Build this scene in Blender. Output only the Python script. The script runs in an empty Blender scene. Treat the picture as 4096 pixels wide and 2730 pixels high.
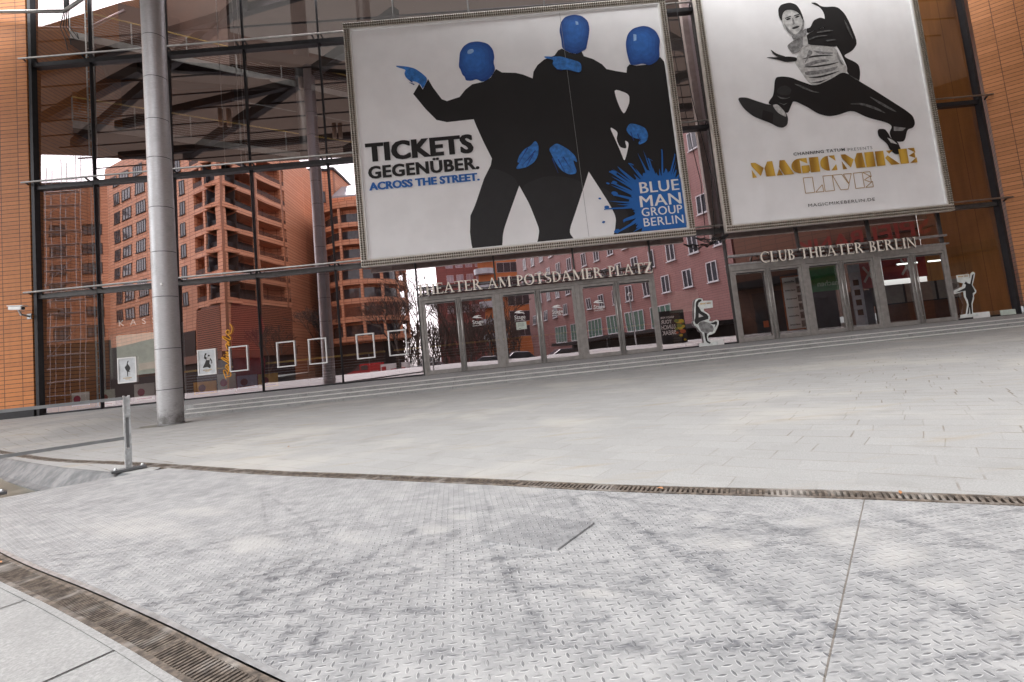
import bpy, bmesh, math, random, json
import numpy as np
from mathutils import Vector, Matrix
random.seed(7)
R = math.radians
S = bpy.context.scene
COL = S.collection

# ------------------------------------------------------------------ camera
cam_d = bpy.data.cameras.new('camera'); cam = bpy.data.objects.new('camera', cam_d); COL.objects.link(cam)
YAW, PITCH, ROLL, CY = 0.02752106, 0.08218473, -0.10193315, 1196.468
cyw, syw, cp, sp, cr, sr = math.cos(YAW), math.sin(YAW), math.cos(PITCH), math.sin(PITCH), math.cos(ROLL), math.sin(ROLL)
fwd = Vector((syw*cp, cyw*cp, sp)); rt0 = Vector((cyw, -syw, 0)); up0 = rt0.cross(fwd)
rt = rt0*cr + up0*sr; up = -rt0*sr + up0*cr
m3 = Matrix((rt, up, -fwd)).transposed()
cam.matrix_world = Matrix.Translation((0, 0, .9)) @ m3.to_4x4()
cam_d.sensor_width = 36; cam_d.lens = 36*2000/4096
cam_d.shift_y = (CY-1365)/4096
cam_d.clip_start = .05; cam_d.clip_end = 2000
S.camera = cam
# ------------------------------------------------------------------ sky and sun (overcast)
W = bpy.data.worlds.new('World'); S.world = W; W.use_nodes = True
nt = W.node_tree; nt.nodes.clear()
sky = nt.nodes.new('ShaderNodeTexSky'); sky.sky_type = 'NISHITA'; sky.sun_disc = False
SUN_EL, SUN_AZ = 58, -150          # azimuth from +Y towards +X
sky.sun_elevation = R(SUN_EL); sky.sun_rotation = R(SUN_AZ); sky.dust_density = 3.0; sky.air_density = 1.0
hs = nt.nodes.new('ShaderNodeHueSaturation'); hs.inputs['Saturation'].default_value = .10
bg = nt.nodes.new('ShaderNodeBackground'); bg.inputs['Strength'].default_value = .15
wo = nt.nodes.new('ShaderNodeOutputWorld')
nt.links.new(sky.outputs[0], hs.inputs['Color']); nt.links.new(hs.outputs[0], bg.inputs['Color']); nt.links.new(bg.outputs[0], wo.inputs['Surface'])
sd = bpy.data.lights.new('sun', 'SUN'); sd.energy = .5; sd.angle = R(35); sd.color = (1, .985, .965)
sun = bpy.data.objects.new('sun', sd); COL.objects.link(sun)
sdir = Vector((math.sin(R(SUN_AZ))*math.cos(R(SUN_EL)), math.cos(R(SUN_AZ))*math.cos(R(SUN_EL)), math.sin(R(SUN_EL))))
sun.rotation_euler = sdir.to_track_quat('Z', 'Y').to_euler()
S.view_settings.view_transform = 'Standard'; S.view_settings.look = 'None'
S.view_settings.exposure = 2.0; S.view_settings.gamma = 1
S.render.engine = 'CYCLES'
S.cycles.max_bounces = 8; S.cycles.glossy_bounces = 4; S.cycles.transparent_max_bounces = 12
S.cycles.use_denoising = True
S.cycles.sample_clamp_indirect = 4

# ------------------------------------------------------------------ helpers
WP = {}
def wpos(o): return WP.get(o.name, Vector((0, 0, 0))) if o else Vector((0, 0, 0))
def tag(o, label=None, cat=None, group=None, kind=None):
    if label: o['label'] = label
    if cat: o['category'] = cat
    if group: o['group'] = group
    if kind: o['kind'] = kind
    return o
def thing(name, loc, label, cat, group=None):
    o = bpy.data.objects.new(name, None); COL.objects.link(o); o.location = loc; o.empty_display_size = .2
    WP[o.name] = Vector(loc); return tag(o, label, cat, group)
class MB:
    def __init__(s): s.v = []; s.f = []; s.m = []
    def poly(s, pts, mi=0):
        b = len(s.v); s.v += [tuple(p) for p in pts]; s.f.append(tuple(range(b, b+len(pts)))); s.m.append(mi); return s
    def box(s, x0, x1, y0, y1, z0, z1, mi=0):
        b = len(s.v)
        s.v += [(x0,y0,z0),(x1,y0,z0),(x1,y1,z0),(x0,y1,z0),(x0,y0,z1),(x1,y0,z1),(x1,y1,z1),(x0,y1,z1)]
        for f in ((0,3,2,1),(4,5,6,7),(0,1,5,4),(1,2,6,5),(2,3,7,6),(3,0,4,7)):
            s.f.append(tuple(b+i for i in f)); s.m.append(mi)
        return s
    def obox(s, c, ax, ay, az, mi=0):
        c, ax, ay, az = map(Vector, (c, ax, ay, az)); b = len(s.v)
        for sx, sy, sz in ((-1,-1,-1),(1,-1,-1),(1,1,-1),(-1,1,-1),(-1,-1,1),(1,-1,1),(1,1,1),(-1,1,1)):
            s.v.append(tuple(c+ax*sx+ay*sy+az*sz))
        for f in ((0,3,2,1),(4,5,6,7),(0,1,5,4),(1,2,6,5),(2,3,7,6),(3,0,4,7)):
            s.f.append(tuple(b+i for i in f)); s.m.append(mi)
        return s
    def beam(s, p, q, w, h, mi=0):
        p, q = Vector(p), Vector(q); d = q-p; L = d.length; d.normalize()
        u = Vector((0,0,1)) if abs(d.z) < .9 else Vector((1,0,0))
        r = d.cross(u).normalized(); t = r.cross(d)
        return s.obox((p+q)/2, d*L/2, r*w/2, t*h/2, mi)
    def tube(s, p, q, r, n=8, r2=None, mi=0, cap=True):
        p, q = Vector(p), Vector(q); d = (q-p).normalized()
        u = Vector((0,0,1)) if abs(d.z) < .9 else Vector((1,0,0))
        a = d.cross(u).normalized(); c = a.cross(d); b = len(s.v); r2 = r if r2 is None else r2
        for P, rr in ((p, r), (q, r2)):
            for i in range(n):
                t = 2*math.pi*i/n; s.v.append(tuple(P+a*math.cos(t)*rr+c*math.sin(t)*rr))
        for i in range(n):
            j = (i+1) % n; s.f.append((b+i, b+j, b+n+j, b+n+i)); s.m.append(mi)
        if cap:
            s.f.append(tuple(b+i for i in range(n))[::-1]); s.m.append(mi)
            s.f.append(tuple(b+n+i for i in range(n))); s.m.append(mi)
        return s
    def path(s, pts, r, n=6, mi=0):
        for a, b in zip(pts[:-1], pts[1:]): s.tube(a, b, r, n, mi=mi)
        return s
    def prism(s, pts, y0, y1, mi=0):            # outline in x,z pushed through in y
        b = len(s.v); n = len(pts)
        s.v += [(x, y0, z) for x, z in pts]+[(x, y1, z) for x, z in pts]
        s.f.append(tuple(range(b, b+n))); s.m.append(mi); s.f.append(tuple(range(b+n, b+2*n))[::-1]); s.m.append(mi)
        for i in range(n):
            j = (i+1) % n; s.f.append((b+i, b+n+i, b+n+j, b+j)); s.m.append(mi)
        return s
    def column(s, pts, z0, z1, mi=0):           # outline in x,y pushed up in z
        b = len(s.v); n = len(pts)
        s.v += [(p[0], p[1], z0) for p in pts]+[(p[0], p[1], z1) for p in pts]
        s.f.append(tuple(range(b, b+n))[::-1]); s.m.append(mi); s.f.append(tuple(range(b+n, b+2*n))); s.m.append(mi)
        for i in range(n):
            j = (i+1) % n; s.f.append((b+i, b+j, b+n+j, b+n+i)); s.m.append(mi)
        return s
    def grid(s, P, mi=0):                        # P[i][j]
        b = len(s.v); n, m = len(P), len(P[0])
        for row in P: s.v += [tuple(p) for p in row]
        for i in range(n-1):
            for j in range(m-1):
                s.f.append((b+i*m+j, b+i*m+j+1, b+(i+1)*m+j+1, b+(i+1)*m+j)); s.m.append(mi)
        return s
    def lathe(s, c, prof, n=24, mi=0):           # prof: (r, z) list, axis z through c
        return s.grid([[(c[0]+r*math.cos(2*math.pi*k/n), c[1]+r*math.sin(2*math.pi*k/n), c[2]+z) for k in range(n+1)] for r, z in prof], mi)
    def build(s, name, mats, parent=None, origin=None, smooth=False, bevel=0):
        me = bpy.data.meshes.new(name)
        off = Vector(origin) if origin is not None else Vector((0, 0, 0))
        me.from_pydata([(x-off.x, y-off.y, z-off.z) for x, y, z in s.v], [], s.f); me.update()
        if not isinstance(mats, (list, tuple)): mats = [mats]
        for m in mats: me.materials.append(m)
        me.polygons.foreach_set('material_index', s.m)
        if smooth: me.polygons.foreach_set('use_smooth', [True]*len(s.f))
        o = bpy.data.objects.new(name, me); COL.objects.link(o)
        if parent is not None:
            o.parent = parent; o.location = off-wpos(parent)
        else: o.location = off
        WP[o.name] = off
        if bevel:
            b = o.modifiers.new('edge', 'BEVEL'); b.width = bevel; b.segments = 2; b.limit_method = 'ANGLE'
        return o
def kids(o): return [c for c in COL.objects if c.parent is o]
def copy_tree(o, parent=None):
    c = o.copy(); COL.objects.link(c)
    if parent is not None: c.parent = parent
    for ch in kids(o): copy_tree(ch, c)
    return c

# ------------------------------------------------------------------ materials
def new_mat(name):
    m = bpy.data.materials.new(name); m.use_nodes = True; t = m.node_tree
    return m, t, t.nodes['Principled BSDF'], t.nodes['Material Output']
class N:                                        # small node writer
    def __init__(s, t): s.t = t
    def n(s, typ, **kw):
        nd = s.t.nodes.new('ShaderNode'+typ)
        for k, v in kw.items(): setattr(nd, k, v)
        return nd
    def link(s, a, b): s.t.links.new(a, b)
    def put(s, sock, v):
        if hasattr(v, 'is_linked') or hasattr(v, 'links'): s.link(v, sock)
        else: sock.default_value = v
    def math(s, op, a, b=None, c=None, clamp=False):
        nd = s.n('Math', operation=op); nd.use_clamp = clamp
        for i, v in enumerate((a, b, c)):
            if v is not None: s.put(nd.inputs[i], v)
        return nd.outputs[0]
    def mix(s, f, a, b, mode='MIX'):
        nd = s.n('Mix', data_type='RGBA', blend_type=mode)
        s.put(nd.inputs[0], f); s.put(nd.inputs[6], a); s.put(nd.inputs[7], b); return nd.outputs[2]
    def noise(s, vec, scale, detail=4, rough=.55, dist=0):
        nd = s.n('TexNoise'); nd.inputs['Scale'].default_value = scale; nd.inputs['Detail'].default_value = detail
        nd.inputs['Roughness'].default_value = rough; nd.inputs['Distortion'].default_value = dist
        if vec is not None: s.link(vec, nd.inputs['Vector'])
        return nd.outputs['Fac']
    def ramp(s, f, a, b, ca=0., cb=1.):
        nd = s.n('MapRange'); nd.interpolation_type = 'SMOOTHSTEP'
        s.put(nd.inputs[0], f); nd.inputs[1].default_value = a; nd.inputs[2].default_value = b; nd.inputs[3].default_value = ca; nd.inputs[4].default_value = cb
        return nd.outputs[0]
    def pos(s): return s.n('NewGeometry').outputs['Position']
    def mapping(s, vec, rot=0, scale=(1,1,1), loc=(0,0,0)):
        nd = s.n('Mapping'); s.link(vec, nd.inputs['Vector']); nd.inputs['Rotation'].default_value = (0,0,rot); nd.inputs['Scale'].default_value = scale; nd.inputs['Location'].default_value = loc
        return nd.outputs[0]
    def bump(s, h, strength, dist):
        nd = s.n('Bump'); nd.inputs['Strength'].default_value = strength; nd.inputs['Distance'].default_value = dist; s.link(h, nd.inputs['Height']); return nd.outputs[0]
def chaikin(P, it=2):
    for _ in range(it):
        Q = []
        for i in range(len(P)):
            a, b = P[i], P[(i+1) % len(P)]
            Q += [(a[0]*.8+b[0]*.2, a[1]*.8+b[1]*.2), (a[0]*.2+b[0]*.8, a[1]*.2+b[1]*.8)]
        P = Q
    return P
def c4(c): return (c[0], c[1], c[2], 1)
MATS = {}
def plain(name, col, rough=.5, metal=0, var=.12, scale=6, bump=0):
    if name in MATS: return MATS[name]
    m, t, b, o = new_mat(name); k = N(t)
    p = k.n('TexCoord').outputs['Object']
    f = k.noise(p, scale, 5)
    k.link(k.mix(k.ramp(f, .3, .7), c4([x*(1-var) for x in col]), c4([min(1, x*(1+var)) for x in col])), b.inputs['Base Color'])
    b.inputs['Roughness'].default_value = rough; b.inputs['Metallic'].default_value = metal
    if bump: k.link(k.bump(k.noise(p, scale*8, 4), .4, bump), b.inputs['Normal'])
    MATS[name] = m; return m
def tiles(name, col, joint, w, h, jw=.006, rough=.55, rot=0, offset=0., var=.12, grime=.15, axis='XZ', c2=None):
    m, t, b, o = new_mat(name); k = N(t)
    p = k.pos()
    sx = k.n('SeparateXYZ'); k.link(p, sx.inputs[0])
    ca, sa = math.cos(rot), math.sin(rot)
    u = k.math('ADD', k.math('MULTIPLY', sx.outputs[0], ca), k.math('MULTIPLY', sx.outputs[1], sa))
    cb = k.n('CombineXYZ'); k.link(u, cb.inputs[0]); k.link(sx.outputs[2], cb.inputs[1])
    br = k.n('TexBrick'); br.offset = offset; br.offset_frequency = 2
    k.link(cb.outputs[0], br.inputs['Vector'])
    br.inputs['Scale'].default_value = 1; br.inputs['Brick Width'].default_value = w; br.inputs['Row Height'].default_value = h
    br.inputs['Mortar Size'].default_value = jw; br.inputs['Mortar Smooth'].default_value = .1; br.inputs['Bias'].default_value = 0
    c2 = c2 or [x*(1-var) for x in col]
    br.inputs['Color1'].default_value = c4(col); br.inputs['Color2'].default_value = c4(c2); br.inputs['Mortar'].default_value = c4(joint)
    g = k.noise(p, .6, 5); g2 = k.noise(p, 14, 4)
    c = k.mix(k.math('MULTIPLY', k.ramp(g, .35, .7), grime), br.outputs['Color'], c4([x*.55 for x in col]))
    c = k.mix(k.math('MULTIPLY', k.ramp(g2, .4, .7), .15), c, c4([min(1, x*1.3) for x in col]))
    g3 = k.noise(k.mapping(p, 0, (2.5, 2.5, .12)), 1.6, 5, .6)
    c = k.mix(k.math('MULTIPLY', k.ramp(g3, .5, .78), .28), c, c4([x*.5 for x in col]))
    k.link(c, b.inputs['Base Color']); b.inputs['Roughness'].default_value = rough
    k.link(k.bump(k.math('SUBTRACT', 1, br.outputs['Fac']), .6, .01), b.inputs['Normal'])
    return m
def glass_mat(name, refl=.5, tint=(.86,.80,.75), gl=(1,.89,.925), wav=.6):
    m, t, b, o = new_mat(name); t.nodes.remove(b); k = N(t)
    g = k.n('BsdfGlossy'); g.inputs['Roughness'].default_value = 0.0; g.inputs['Color'].default_value = c4(gl)
    tr = k.n('BsdfTransparent'); tr.inputs['Color'].default_value = c4(tint)
    p = k.pos(); sx = k.n('SeparateXYZ'); k.link(p, sx.inputs[0])
    h = k.noise(k.mapping(p, 0, (.5, .5, 1.1)), .75, 1, .4)
    k.link(k.bump(h, wav, .012), g.inputs['Normal'])
    lw = k.n('LayerWeight'); lw.inputs['Blend'].default_value = .25
    f = k.math('ADD', refl, k.math('MULTIPLY', lw.outputs['Fresnel'], .35), clamp=True)
    mx = k.n('MixShader'); k.link(f, mx.inputs[0]); k.link(tr.outputs[0], mx.inputs[1]); k.link(g.outputs[0], mx.inputs[2])
    # thin dirt film
    df = k.n('BsdfDiffuse'); df.inputs['Color'].default_value = (.5,.48,.45,1)
    d = k.math('MULTIPLY', k.ramp(k.noise(k.mapping(p, 0, (3, 3, .8)), 1.2, 6), .5, .8), .008)
    mx2 = k.n('MixShader'); k.link(d, mx2.inputs[0]); k.link(mx.outputs[0], mx2.inputs[1]); k.link(df.outputs[0], mx2.inputs[2])
    k.link(mx2.outputs[0], o.inputs['Surface']); return m
def checker_plate(name='checker_plate_steel', worn=0., seams=1.):
    m, t, b, o = new_mat(name); k = N(t); p = k.pos()
    sx = k.n('SeparateXYZ'); k.link(p, sx.inputs[0]); X, Y = sx.outputs[0], sx.outputs[1]
    a = R(-5.7); pit = .031
    u = k.math('DIVIDE', k.math('ADD', k.math('MULTIPLY', X, math.sin(a)), k.math('MULTIPLY', Y, math.cos(a))), pit)
    v = k.math('DIVIDE', k.math('SUBTRACT', k.math('MULTIPLY', X, math.cos(a)), k.math('MULTIPLY', Y, math.sin(a))), pit)
    fu = k.math('SUBTRACT', k.math('FRACT', u), .5); fv = k.math('SUBTRACT', k.math('FRACT', v), .5)
    par = k.math('FLOORED_MODULO', k.math('ADD', k.math('FLOOR', u), k.math('FLOOR', v)), 2)
    par = k.math('GREATER_THAN', par, .5)
    mixf = lambda f, A, B: k.math('ADD', k.math('MULTIPLY', A, k.math('SUBTRACT', 1, f)), k.math('MULTIPLY', B, f))
    A = k.math('ABSOLUTE', mixf(par, fu, fv)); B = k.math('ABSOLUTE', mixf(par, fv, fu))
    lim = k.math('MULTIPLY', .15, k.math('SUBTRACT', 1, k.math('POWER', k.math('DIVIDE', A, .49), 2)))
    e = k.math('SUBTRACT', lim, B)
    lug = k.ramp(e, -.03, .07)              # height
    top = k.ramp(e, .03, .07)               # worn crest
    rim = k.math('MULTIPLY', k.ramp(e, -.07, -.01), k.math('SUBTRACT', 1, k.ramp(e, -.01, .05)))
    # wear and dust: tyre streaks and dusty patches are stored on the mesh
    at1 = k.n('Attribute'); at1.attribute_name = 'wear'; at2 = k.n('Attribute'); at2.attribute_name = 'dust'
    w3 = k.noise(p, 1.6, 7, .65, .5); w4 = k.noise(p, 9, 6, .65); w5 = k.noise(k.mapping(p, R(-5), (1, 3.0, 1)), 12, 6, .72, .5); w6 = k.noise(k.mapping(p, R(-8), (1, 2.6, 1)), 42, 5, .75)
    wn = k.math('ADD', k.math('MULTIPLY', k.math('SUBTRACT', w5, .5), 1.3), k.math('MULTIPLY', k.math('SUBTRACT', w6, .5), 1.1))
    wear = k.math('MULTIPLY', k.ramp(k.math('ADD', at1.outputs['Fac'], k.math('MULTIPLY', wn, 1.1)), .12, 1.05), k.ramp(at1.outputs['Fac'], .0, .5))
    wear = k.math('ADD', k.math('MULTIPLY', wear, .95), k.math('MULTIPLY', k.ramp(k.math('ADD', w3, k.math('MULTIPLY', wn, 1.3)), .36, 1.0), .55), clamp=True)
    if worn: wear = k.math('MAXIMUM', wear, k.ramp(w5, .25, .7, worn*.5, min(1, worn*1.8)))
    w7 = k.noise(p, 3.2, 6, .7, .5)
    d1 = k.ramp(k.math('ADD', at2.outputs['Fac'], k.math('ADD', k.math('MULTIPLY', k.math('SUBTRACT', w7, .5), 2.6), k.math('MULTIPLY', k.math('SUBTRACT', w6, .5), 1.0))), .35, 1.25)
    dust = k.math('MULTIPLY', k.math('MAXIMUM', k.math('MULTIPLY', d1, k.ramp(at2.outputs['Fac'], .0, .8)), k.math('MULTIPLY', k.ramp(k.noise(p, .9, 6, .6, .8), .52, .7), .3)), 1-worn)
    wear = k.math('MULTIPLY', wear, k.math('SUBTRACT', 1, k.math('MULTIPLY', dust, .8)))
    dcol = k.mix(k.ramp(w4, .3, .7), (.235, .238, .242, 1), (.335, .335, .335, 1))
    scol = k.mix(k.ramp(w4, .3, .75), (.055, .059, .070, 1), (.14, .145, .158, 1))
    base = k.mix(k.math('MULTIPLY', wear, .85), dcol, scol)
    lugv = k.math('MULTIPLY', k.ramp(k.noise(p, 5.5, 6, .7), .34, .62, .12, 1), k.math('SUBTRACT', 1, k.math('MULTIPLY', dust, .75)))
    base = k.mix(k.math('MULTIPLY', k.math('MULTIPLY', top, lugv), .72), base, (.06, .064, .072, 1))
    base = k.mix(k.math('MULTIPLY', k.math('MULTIPLY', rim, lugv), .5), base, (.50, .50, .50, 1))
    base = k.mix(k.math('MULTIPLY', dust, .45), base, (.38, .372, .358, 1))
    spk = k.math('MULTIPLY', k.ramp(k.noise(p, 55, 4, .7), .60, .70), k.ramp(w7, .40, .62))
    base = k.mix(k.math('MULTIPLY', spk, .55), base, (.13, .13, .135, 1))
    # seams between plates
    sd_ = k.math('ADD', k.math('MULTIPLY', X, .772), k.math('MULTIPLY', Y, -.635))
    sm = k.math('ABSOLUTE', k.math('SUBTRACT', k.math('FRACT', k.math('DIVIDE', k.math('ADD', sd_, .26), 1.035)), .5))
    seam = k.math('MULTIPLY', k.ramp(sm, .4965, .4990), k.math('MULTIPLY', seams, k.math('MAXIMUM', k.ramp(k.noise(p, 1.2, 3), .4, .65, .1, .6), k.ramp(sd_, -.5, -.4))))
    base = k.mix(k.math('MULTIPLY', seam, .8), base, (.13, .11, .09, 1))
    k.link(base, b.inputs['Base Color']); b.inputs['Metallic'].default_value = .15
    k.link(k.ramp(wear, 0, 1, .62, .38), b.inputs['Roughness'])
    hh = k.math('SUBTRACT', k.math('ADD', lug, k.math('MULTIPLY', k.noise(p, 40, 4), .12)), seam)
    k.link(k.bump(hh, .8, .0025), b.inputs['Normal'])
    return m
def paving():
    m, t, b, o = new_mat('granite_paving'); k = N(t); p = k.pos(); a = R(39)
    sx = k.n('SeparateXYZ'); k.link(p, sx.inputs[0]); X, Y = sx.outputs[0], sx.outputs[1]
    wob = k.math('MULTIPLY', k.math('SUBTRACT', k.noise(p, .35, 2), .5), .25)
    u = k.math('ADD', k.math('SUBTRACT', k.math('MULTIPLY', X, math.cos(a)), k.math('MULTIPLY', Y, math.sin(a))), wob)
    v = k.math('ADD', k.math('ADD', k.math('MULTIPLY', X, math.sin(a)), k.math('MULTIPLY', Y, math.cos(a))), wob)
    rv = k.math('DIVIDE', v, .235); row = k.math('FLOOR', rv)
    wn = k.n('TexWhiteNoise'); wn.noise_dimensions = '1D'; k.link(row, wn.inputs['W'])
    ru = k.math('ADD', k.math('DIVIDE', u, .40), k.math('MULTIPLY', wn.outputs['Value'], .9)); colm = k.math('FLOOR', ru)
    edge = lambda q, w: k.ramp(k.math('ABSOLUTE', k.math('SUBTRACT', k.math('FRACT', q), .5)), .5-w*1.6, .5-w*.6)
    ju, jv = edge(ru, .012), edge(rv, .030)
    cb = k.n('CombineXYZ'); k.link(row, cb.inputs[0]); k.link(colm, cb.inputs[1])
    wn2 = k.n('TexWhiteNoise'); wn2.noise_dimensions = '2D'; k.link(cb.outputs[0], wn2.inputs['Vector'])
    f2 = k.noise(p, 2.2, 6, .6); f3 = k.noise(p, 150, 3, .7); f4 = k.noise(p, .5, 5, .6); f5 = k.noise(p, 1.3, 4, .6, .5); f6 = k.noise(p, 3.1, 3, .6)
    c = k.mix(k.ramp(f3, .3, .7), (.225, .225, .222, 1), (.325, .325, .32, 1))
    c = k.mix(k.math('MULTIPLY', wn2.outputs['Value'], .22), c, (.17, .17, .168, 1))
    c = k.mix(k.math('MULTIPLY', k.ramp(f4, .48, .64), .6), c, (.36, .348, .322, 1))
    c = k.mix(k.math('MULTIPLY', k.ramp(f2, .52, .75), .32), c, (.155, .15, .138, 1))
    right = k.math('MAXIMUM', k.ramp(X, .5, 4.5, .42, 1), k.ramp(X, -2.6, -4, 0, .95))
    ju = k.math('MULTIPLY', ju, k.ramp(wn2.outputs['Value'], .15, .75, .1, 1))
    ju = k.math('MULTIPLY', k.math('MULTIPLY', ju, k.ramp(f5, .40, .54, .12, 1)), right)
    jv = k.math('MULTIPLY', k.math('MULTIPLY', jv, k.ramp(f6, .42, .60, .15, .9)), right)
    jc = k.mix(k.ramp(k.noise(p, 3, 3), .42, .58), (.12, .09, .065, 1), (.19, .178, .16, 1))
    c = k.mix(ju, c, jc); c = k.mix(k.math('MULTIPLY', jv, .8), c, jc)
    sm = k.math('MULTIPLY', k.ramp(k.noise(k.mapping(p, 0, (.5, 2.6, 1)), 1.7, 5, .6), .55, .76), k.math('ADD', .46, k.math('MULTIPLY', k.math('MAXIMUM', ju, jv), .5)))
    c = k.mix(sm, c, (.25, .20, .13, 1))
    k.link(c, b.inputs['Base Color']); b.inputs['Roughness'].default_value = .75
    hh = k.math('SUBTRACT', k.math('MULTIPLY', f3, .25), k.math('MAXIMUM', ju, jv))
    k.link(k.bump(hh, .5, .004), b.inputs['Normal'])
    return m
def granite(name, lo=(.13,.13,.13), hi=(.40,.40,.395), joint=1.5, scale=90):
    m, t, b, o = new_mat(name); k = N(t); p = k.pos()
    f = k.noise(p, scale, 3, .75); g = k.noise(p, 3, 6, .6)
    c = k.mix(k.ramp(f, .3, .72), c4(lo), c4(hi))
    c = k.mix(k.math('MULTIPLY', k.ramp(g, .45, .75), .4), c, c4([x*.75 for x in lo]))
    sx = k.n('SeparateXYZ'); k.link(p, sx.inputs[0])
    j = k.math('ABSOLUTE', k.math('SUBTRACT', k.math('FRACT', k.math('DIVIDE', sx.outputs[0], joint)), .5))
    c = k.mix(k.math('MULTIPLY', k.ramp(j, .494, .498), .7), c, (.08,.075,.07,1))
    k.link(c, b.inputs['Base Color']); b.inputs['Roughness'].default_value = .7
    k.link(k.bump(f, .4, .004), b.inputs['Normal']); return m
def rust():
    m, t, b, o = new_mat('rusty_iron'); k = N(t); p = k.pos()
    f = k.noise(p, 30, 6, .65); g = k.noise(p, 5, 4)
    c = k.mix(k.ramp(f, .35, .68), (.055, .045, .038, 1), (.17, .138, .112, 1))
    c = k.mix(k.math('MULTIPLY', k.ramp(g, .5, .7), .6), c, (.33, .31, .29, 1))
    k.link(c, b.inputs['Base Color']); b.inputs['Roughness'].default_value = .75; b.inputs['Metallic'].default_value = .2
    k.link(k.bump(f, .5, .002), b.inputs['Normal']); return m
def brushed():
    m, t, b, o = new_mat('brushed_column_steel'); k = N(t); p = k.pos()
    f = k.noise(k.mapping(p, 0, (4, 4, 60)), 3, 4); g = k.noise(p, 2.2, 6, .65)
    c = k.mix(k.ramp(f, .35, .65), (.42, .42, .43, 1), (.52, .52, .53, 1))
    c = k.mix(k.math('MULTIPLY', k.ramp(g, .52, .75), .3), c, (.28, .27, .26, 1))
    sp_ = k.math('MULTIPLY', k.ramp(k.noise(p, 26, 2), .72, .76), k.ramp(k.n('SeparateXYZ').outputs[2], 0, 1, 1, 1))
    k.link(k.mix(k.math('MULTIPLY', sp_, .5), c, (.7, .7, .7, 1)), b.inputs['Base Color'])
    zz = k.n('SeparateXYZ'); k.link(p, zz.inputs[0]); gr = k.math('MULTIPLY', k.ramp(k.math('ADD', zz.outputs[2], k.math('MULTIPLY', k.math('SUBTRACT', k.noise(p, 7, 5, .7), .5), 1.1)), .25, -.35), .75)
    bc = b.inputs['Base Color'].links[0].from_socket; k.link(k.mix(gr, bc, (.10, .095, .085, 1)), b.inputs['Base Color'])
    b.inputs['Metallic'].default_value = .8; k.link(k.ramp(g, .3, .7, .46, .54), b.inputs['Roughness']); return m
def soffit():
    m, t, b, o = new_mat('translucent_canopy_panel'); k = N(t); p = k.pos()
    col = k.mix(k.ramp(k.noise(p, .5, 4), .3, .7), (.035, .027, .021, 1), (.055, .043, .034, 1))
    k.link(col, b.inputs['Base Color']); b.inputs['Roughness'].default_value = .7
    tr = k.n('BsdfTranslucent'); tr.inputs['Color'].default_value = (.08, .062, .05, 1)
    mx = k.n('MixShader'); mx.inputs[0].default_value = .35; k.link(b.outputs[0], mx.inputs[1]); k.link(tr.outputs[0], mx.inputs[2]); k.link(mx.outputs[0], o.inputs['Surface'])
    return m
def roof_glazing():  # made-up translucent foyer ceiling, lets daylight in to brighten the interior
    m, t, b, o = new_mat('daylight_passing_ceiling'); k = N(t)
    b.inputs['Base Color'].default_value = (.05, .05, .05, 1)
    tr = k.n('BsdfTranslucent'); tr.inputs['Color'].default_value = (.10, .10, .10, 1)
    mx = k.n('MixShader'); mx.inputs[0].default_value = .6; k.link(b.outputs[0], mx.inputs[1]); k.link(tr.outputs[0], mx.inputs[2]); k.link(mx.outputs[0], o.inputs['Surface'])
    return m
def gold():
    m, t, b, o = new_mat('gold_print'); k = N(t); p = k.pos()
    w = k.n('TexWave'); w.inputs['Scale'].default_value = .55; w.inputs['Distortion'].default_value = 2.5; w.inputs['Detail'].default_value = 1
    k.link(k.mapping(p, 0, (1, 1, 1)), w.inputs['Vector'])
    k.link(k.mix(w.outputs['Fac'], (.34, .17, .02, 1), (.68, .42, .06, 1)), b.inputs['Base Color']); b.inputs['Roughness'].default_value = .5; return m
def water():
    m, t, b, o = new_mat('murky_water'); k = N(t); p = k.pos()
    k.link(k.mix(k.ramp(k.noise(p, 1.6, 5), .35, .65), (.085, .09, .078, 1), (.16, .162, .14, 1)), b.inputs['Base Color'])
    b.inputs['Roughness'].default_value = .3; b.inputs['IOR'].default_value = 1.2
    k.link(k.bump(k.noise(p, 5, 3), .15, .01), b.inputs['Normal']); return m
def wall_panel(name, c):                          # warm interior wood-like cladding with vertical joints
    m, t, b, o = new_mat(name); k = N(t); p = k.pos(); sx = k.n('SeparateXYZ'); k.link(p, sx.inputs[0])
    j = k.math('ABSOLUTE', k.math('SUBTRACT', k.math('FRACT', k.math('DIVIDE', k.math('ADD', sx.outputs[1], sx.outputs[0]), .8)), .5))
    cc = k.mix(k.ramp(k.noise(k.mapping(p, 0, (1, 1, .15)), 4, 4), .3, .7), c4(c), c4([x*.8 for x in c]))
    k.link(k.mix(k.ramp(j, .485, .495), cc, c4([x*.3 for x in c])), b.inputs['Base Color']); b.inputs['Roughness'].default_value = .5; return m

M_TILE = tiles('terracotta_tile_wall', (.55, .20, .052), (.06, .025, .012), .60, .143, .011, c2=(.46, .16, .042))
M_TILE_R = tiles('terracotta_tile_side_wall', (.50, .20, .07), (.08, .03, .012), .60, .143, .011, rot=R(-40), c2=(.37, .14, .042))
M_TERRA = tiles('terracotta_facade', (.70, .335, .19), (.28, .11, .055), 1.2, .45, .045, c2=(.60, .26, .14))
M_TERRA2 = tiles('dark_terracotta_facade', (.20, .08, .045), (.18, .07, .035), 1.2, .30, .02)
M_BRICK = tiles('red_brick_facade', (.26, .12, .11), (.11, .05, .045), 1.1, .22, .018, rot=R(70), offset=.5)
M_TOWER = tiles('dark_red_tower_facade', (.22, .075, .075), (.12, .045, .045), 2, .6, .03)
M_BROWN = tiles('brown_casino_facade', (.16, .07, .04), (.07, .03, .02), 1.2, .4, .02, rot=R(45))
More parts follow.
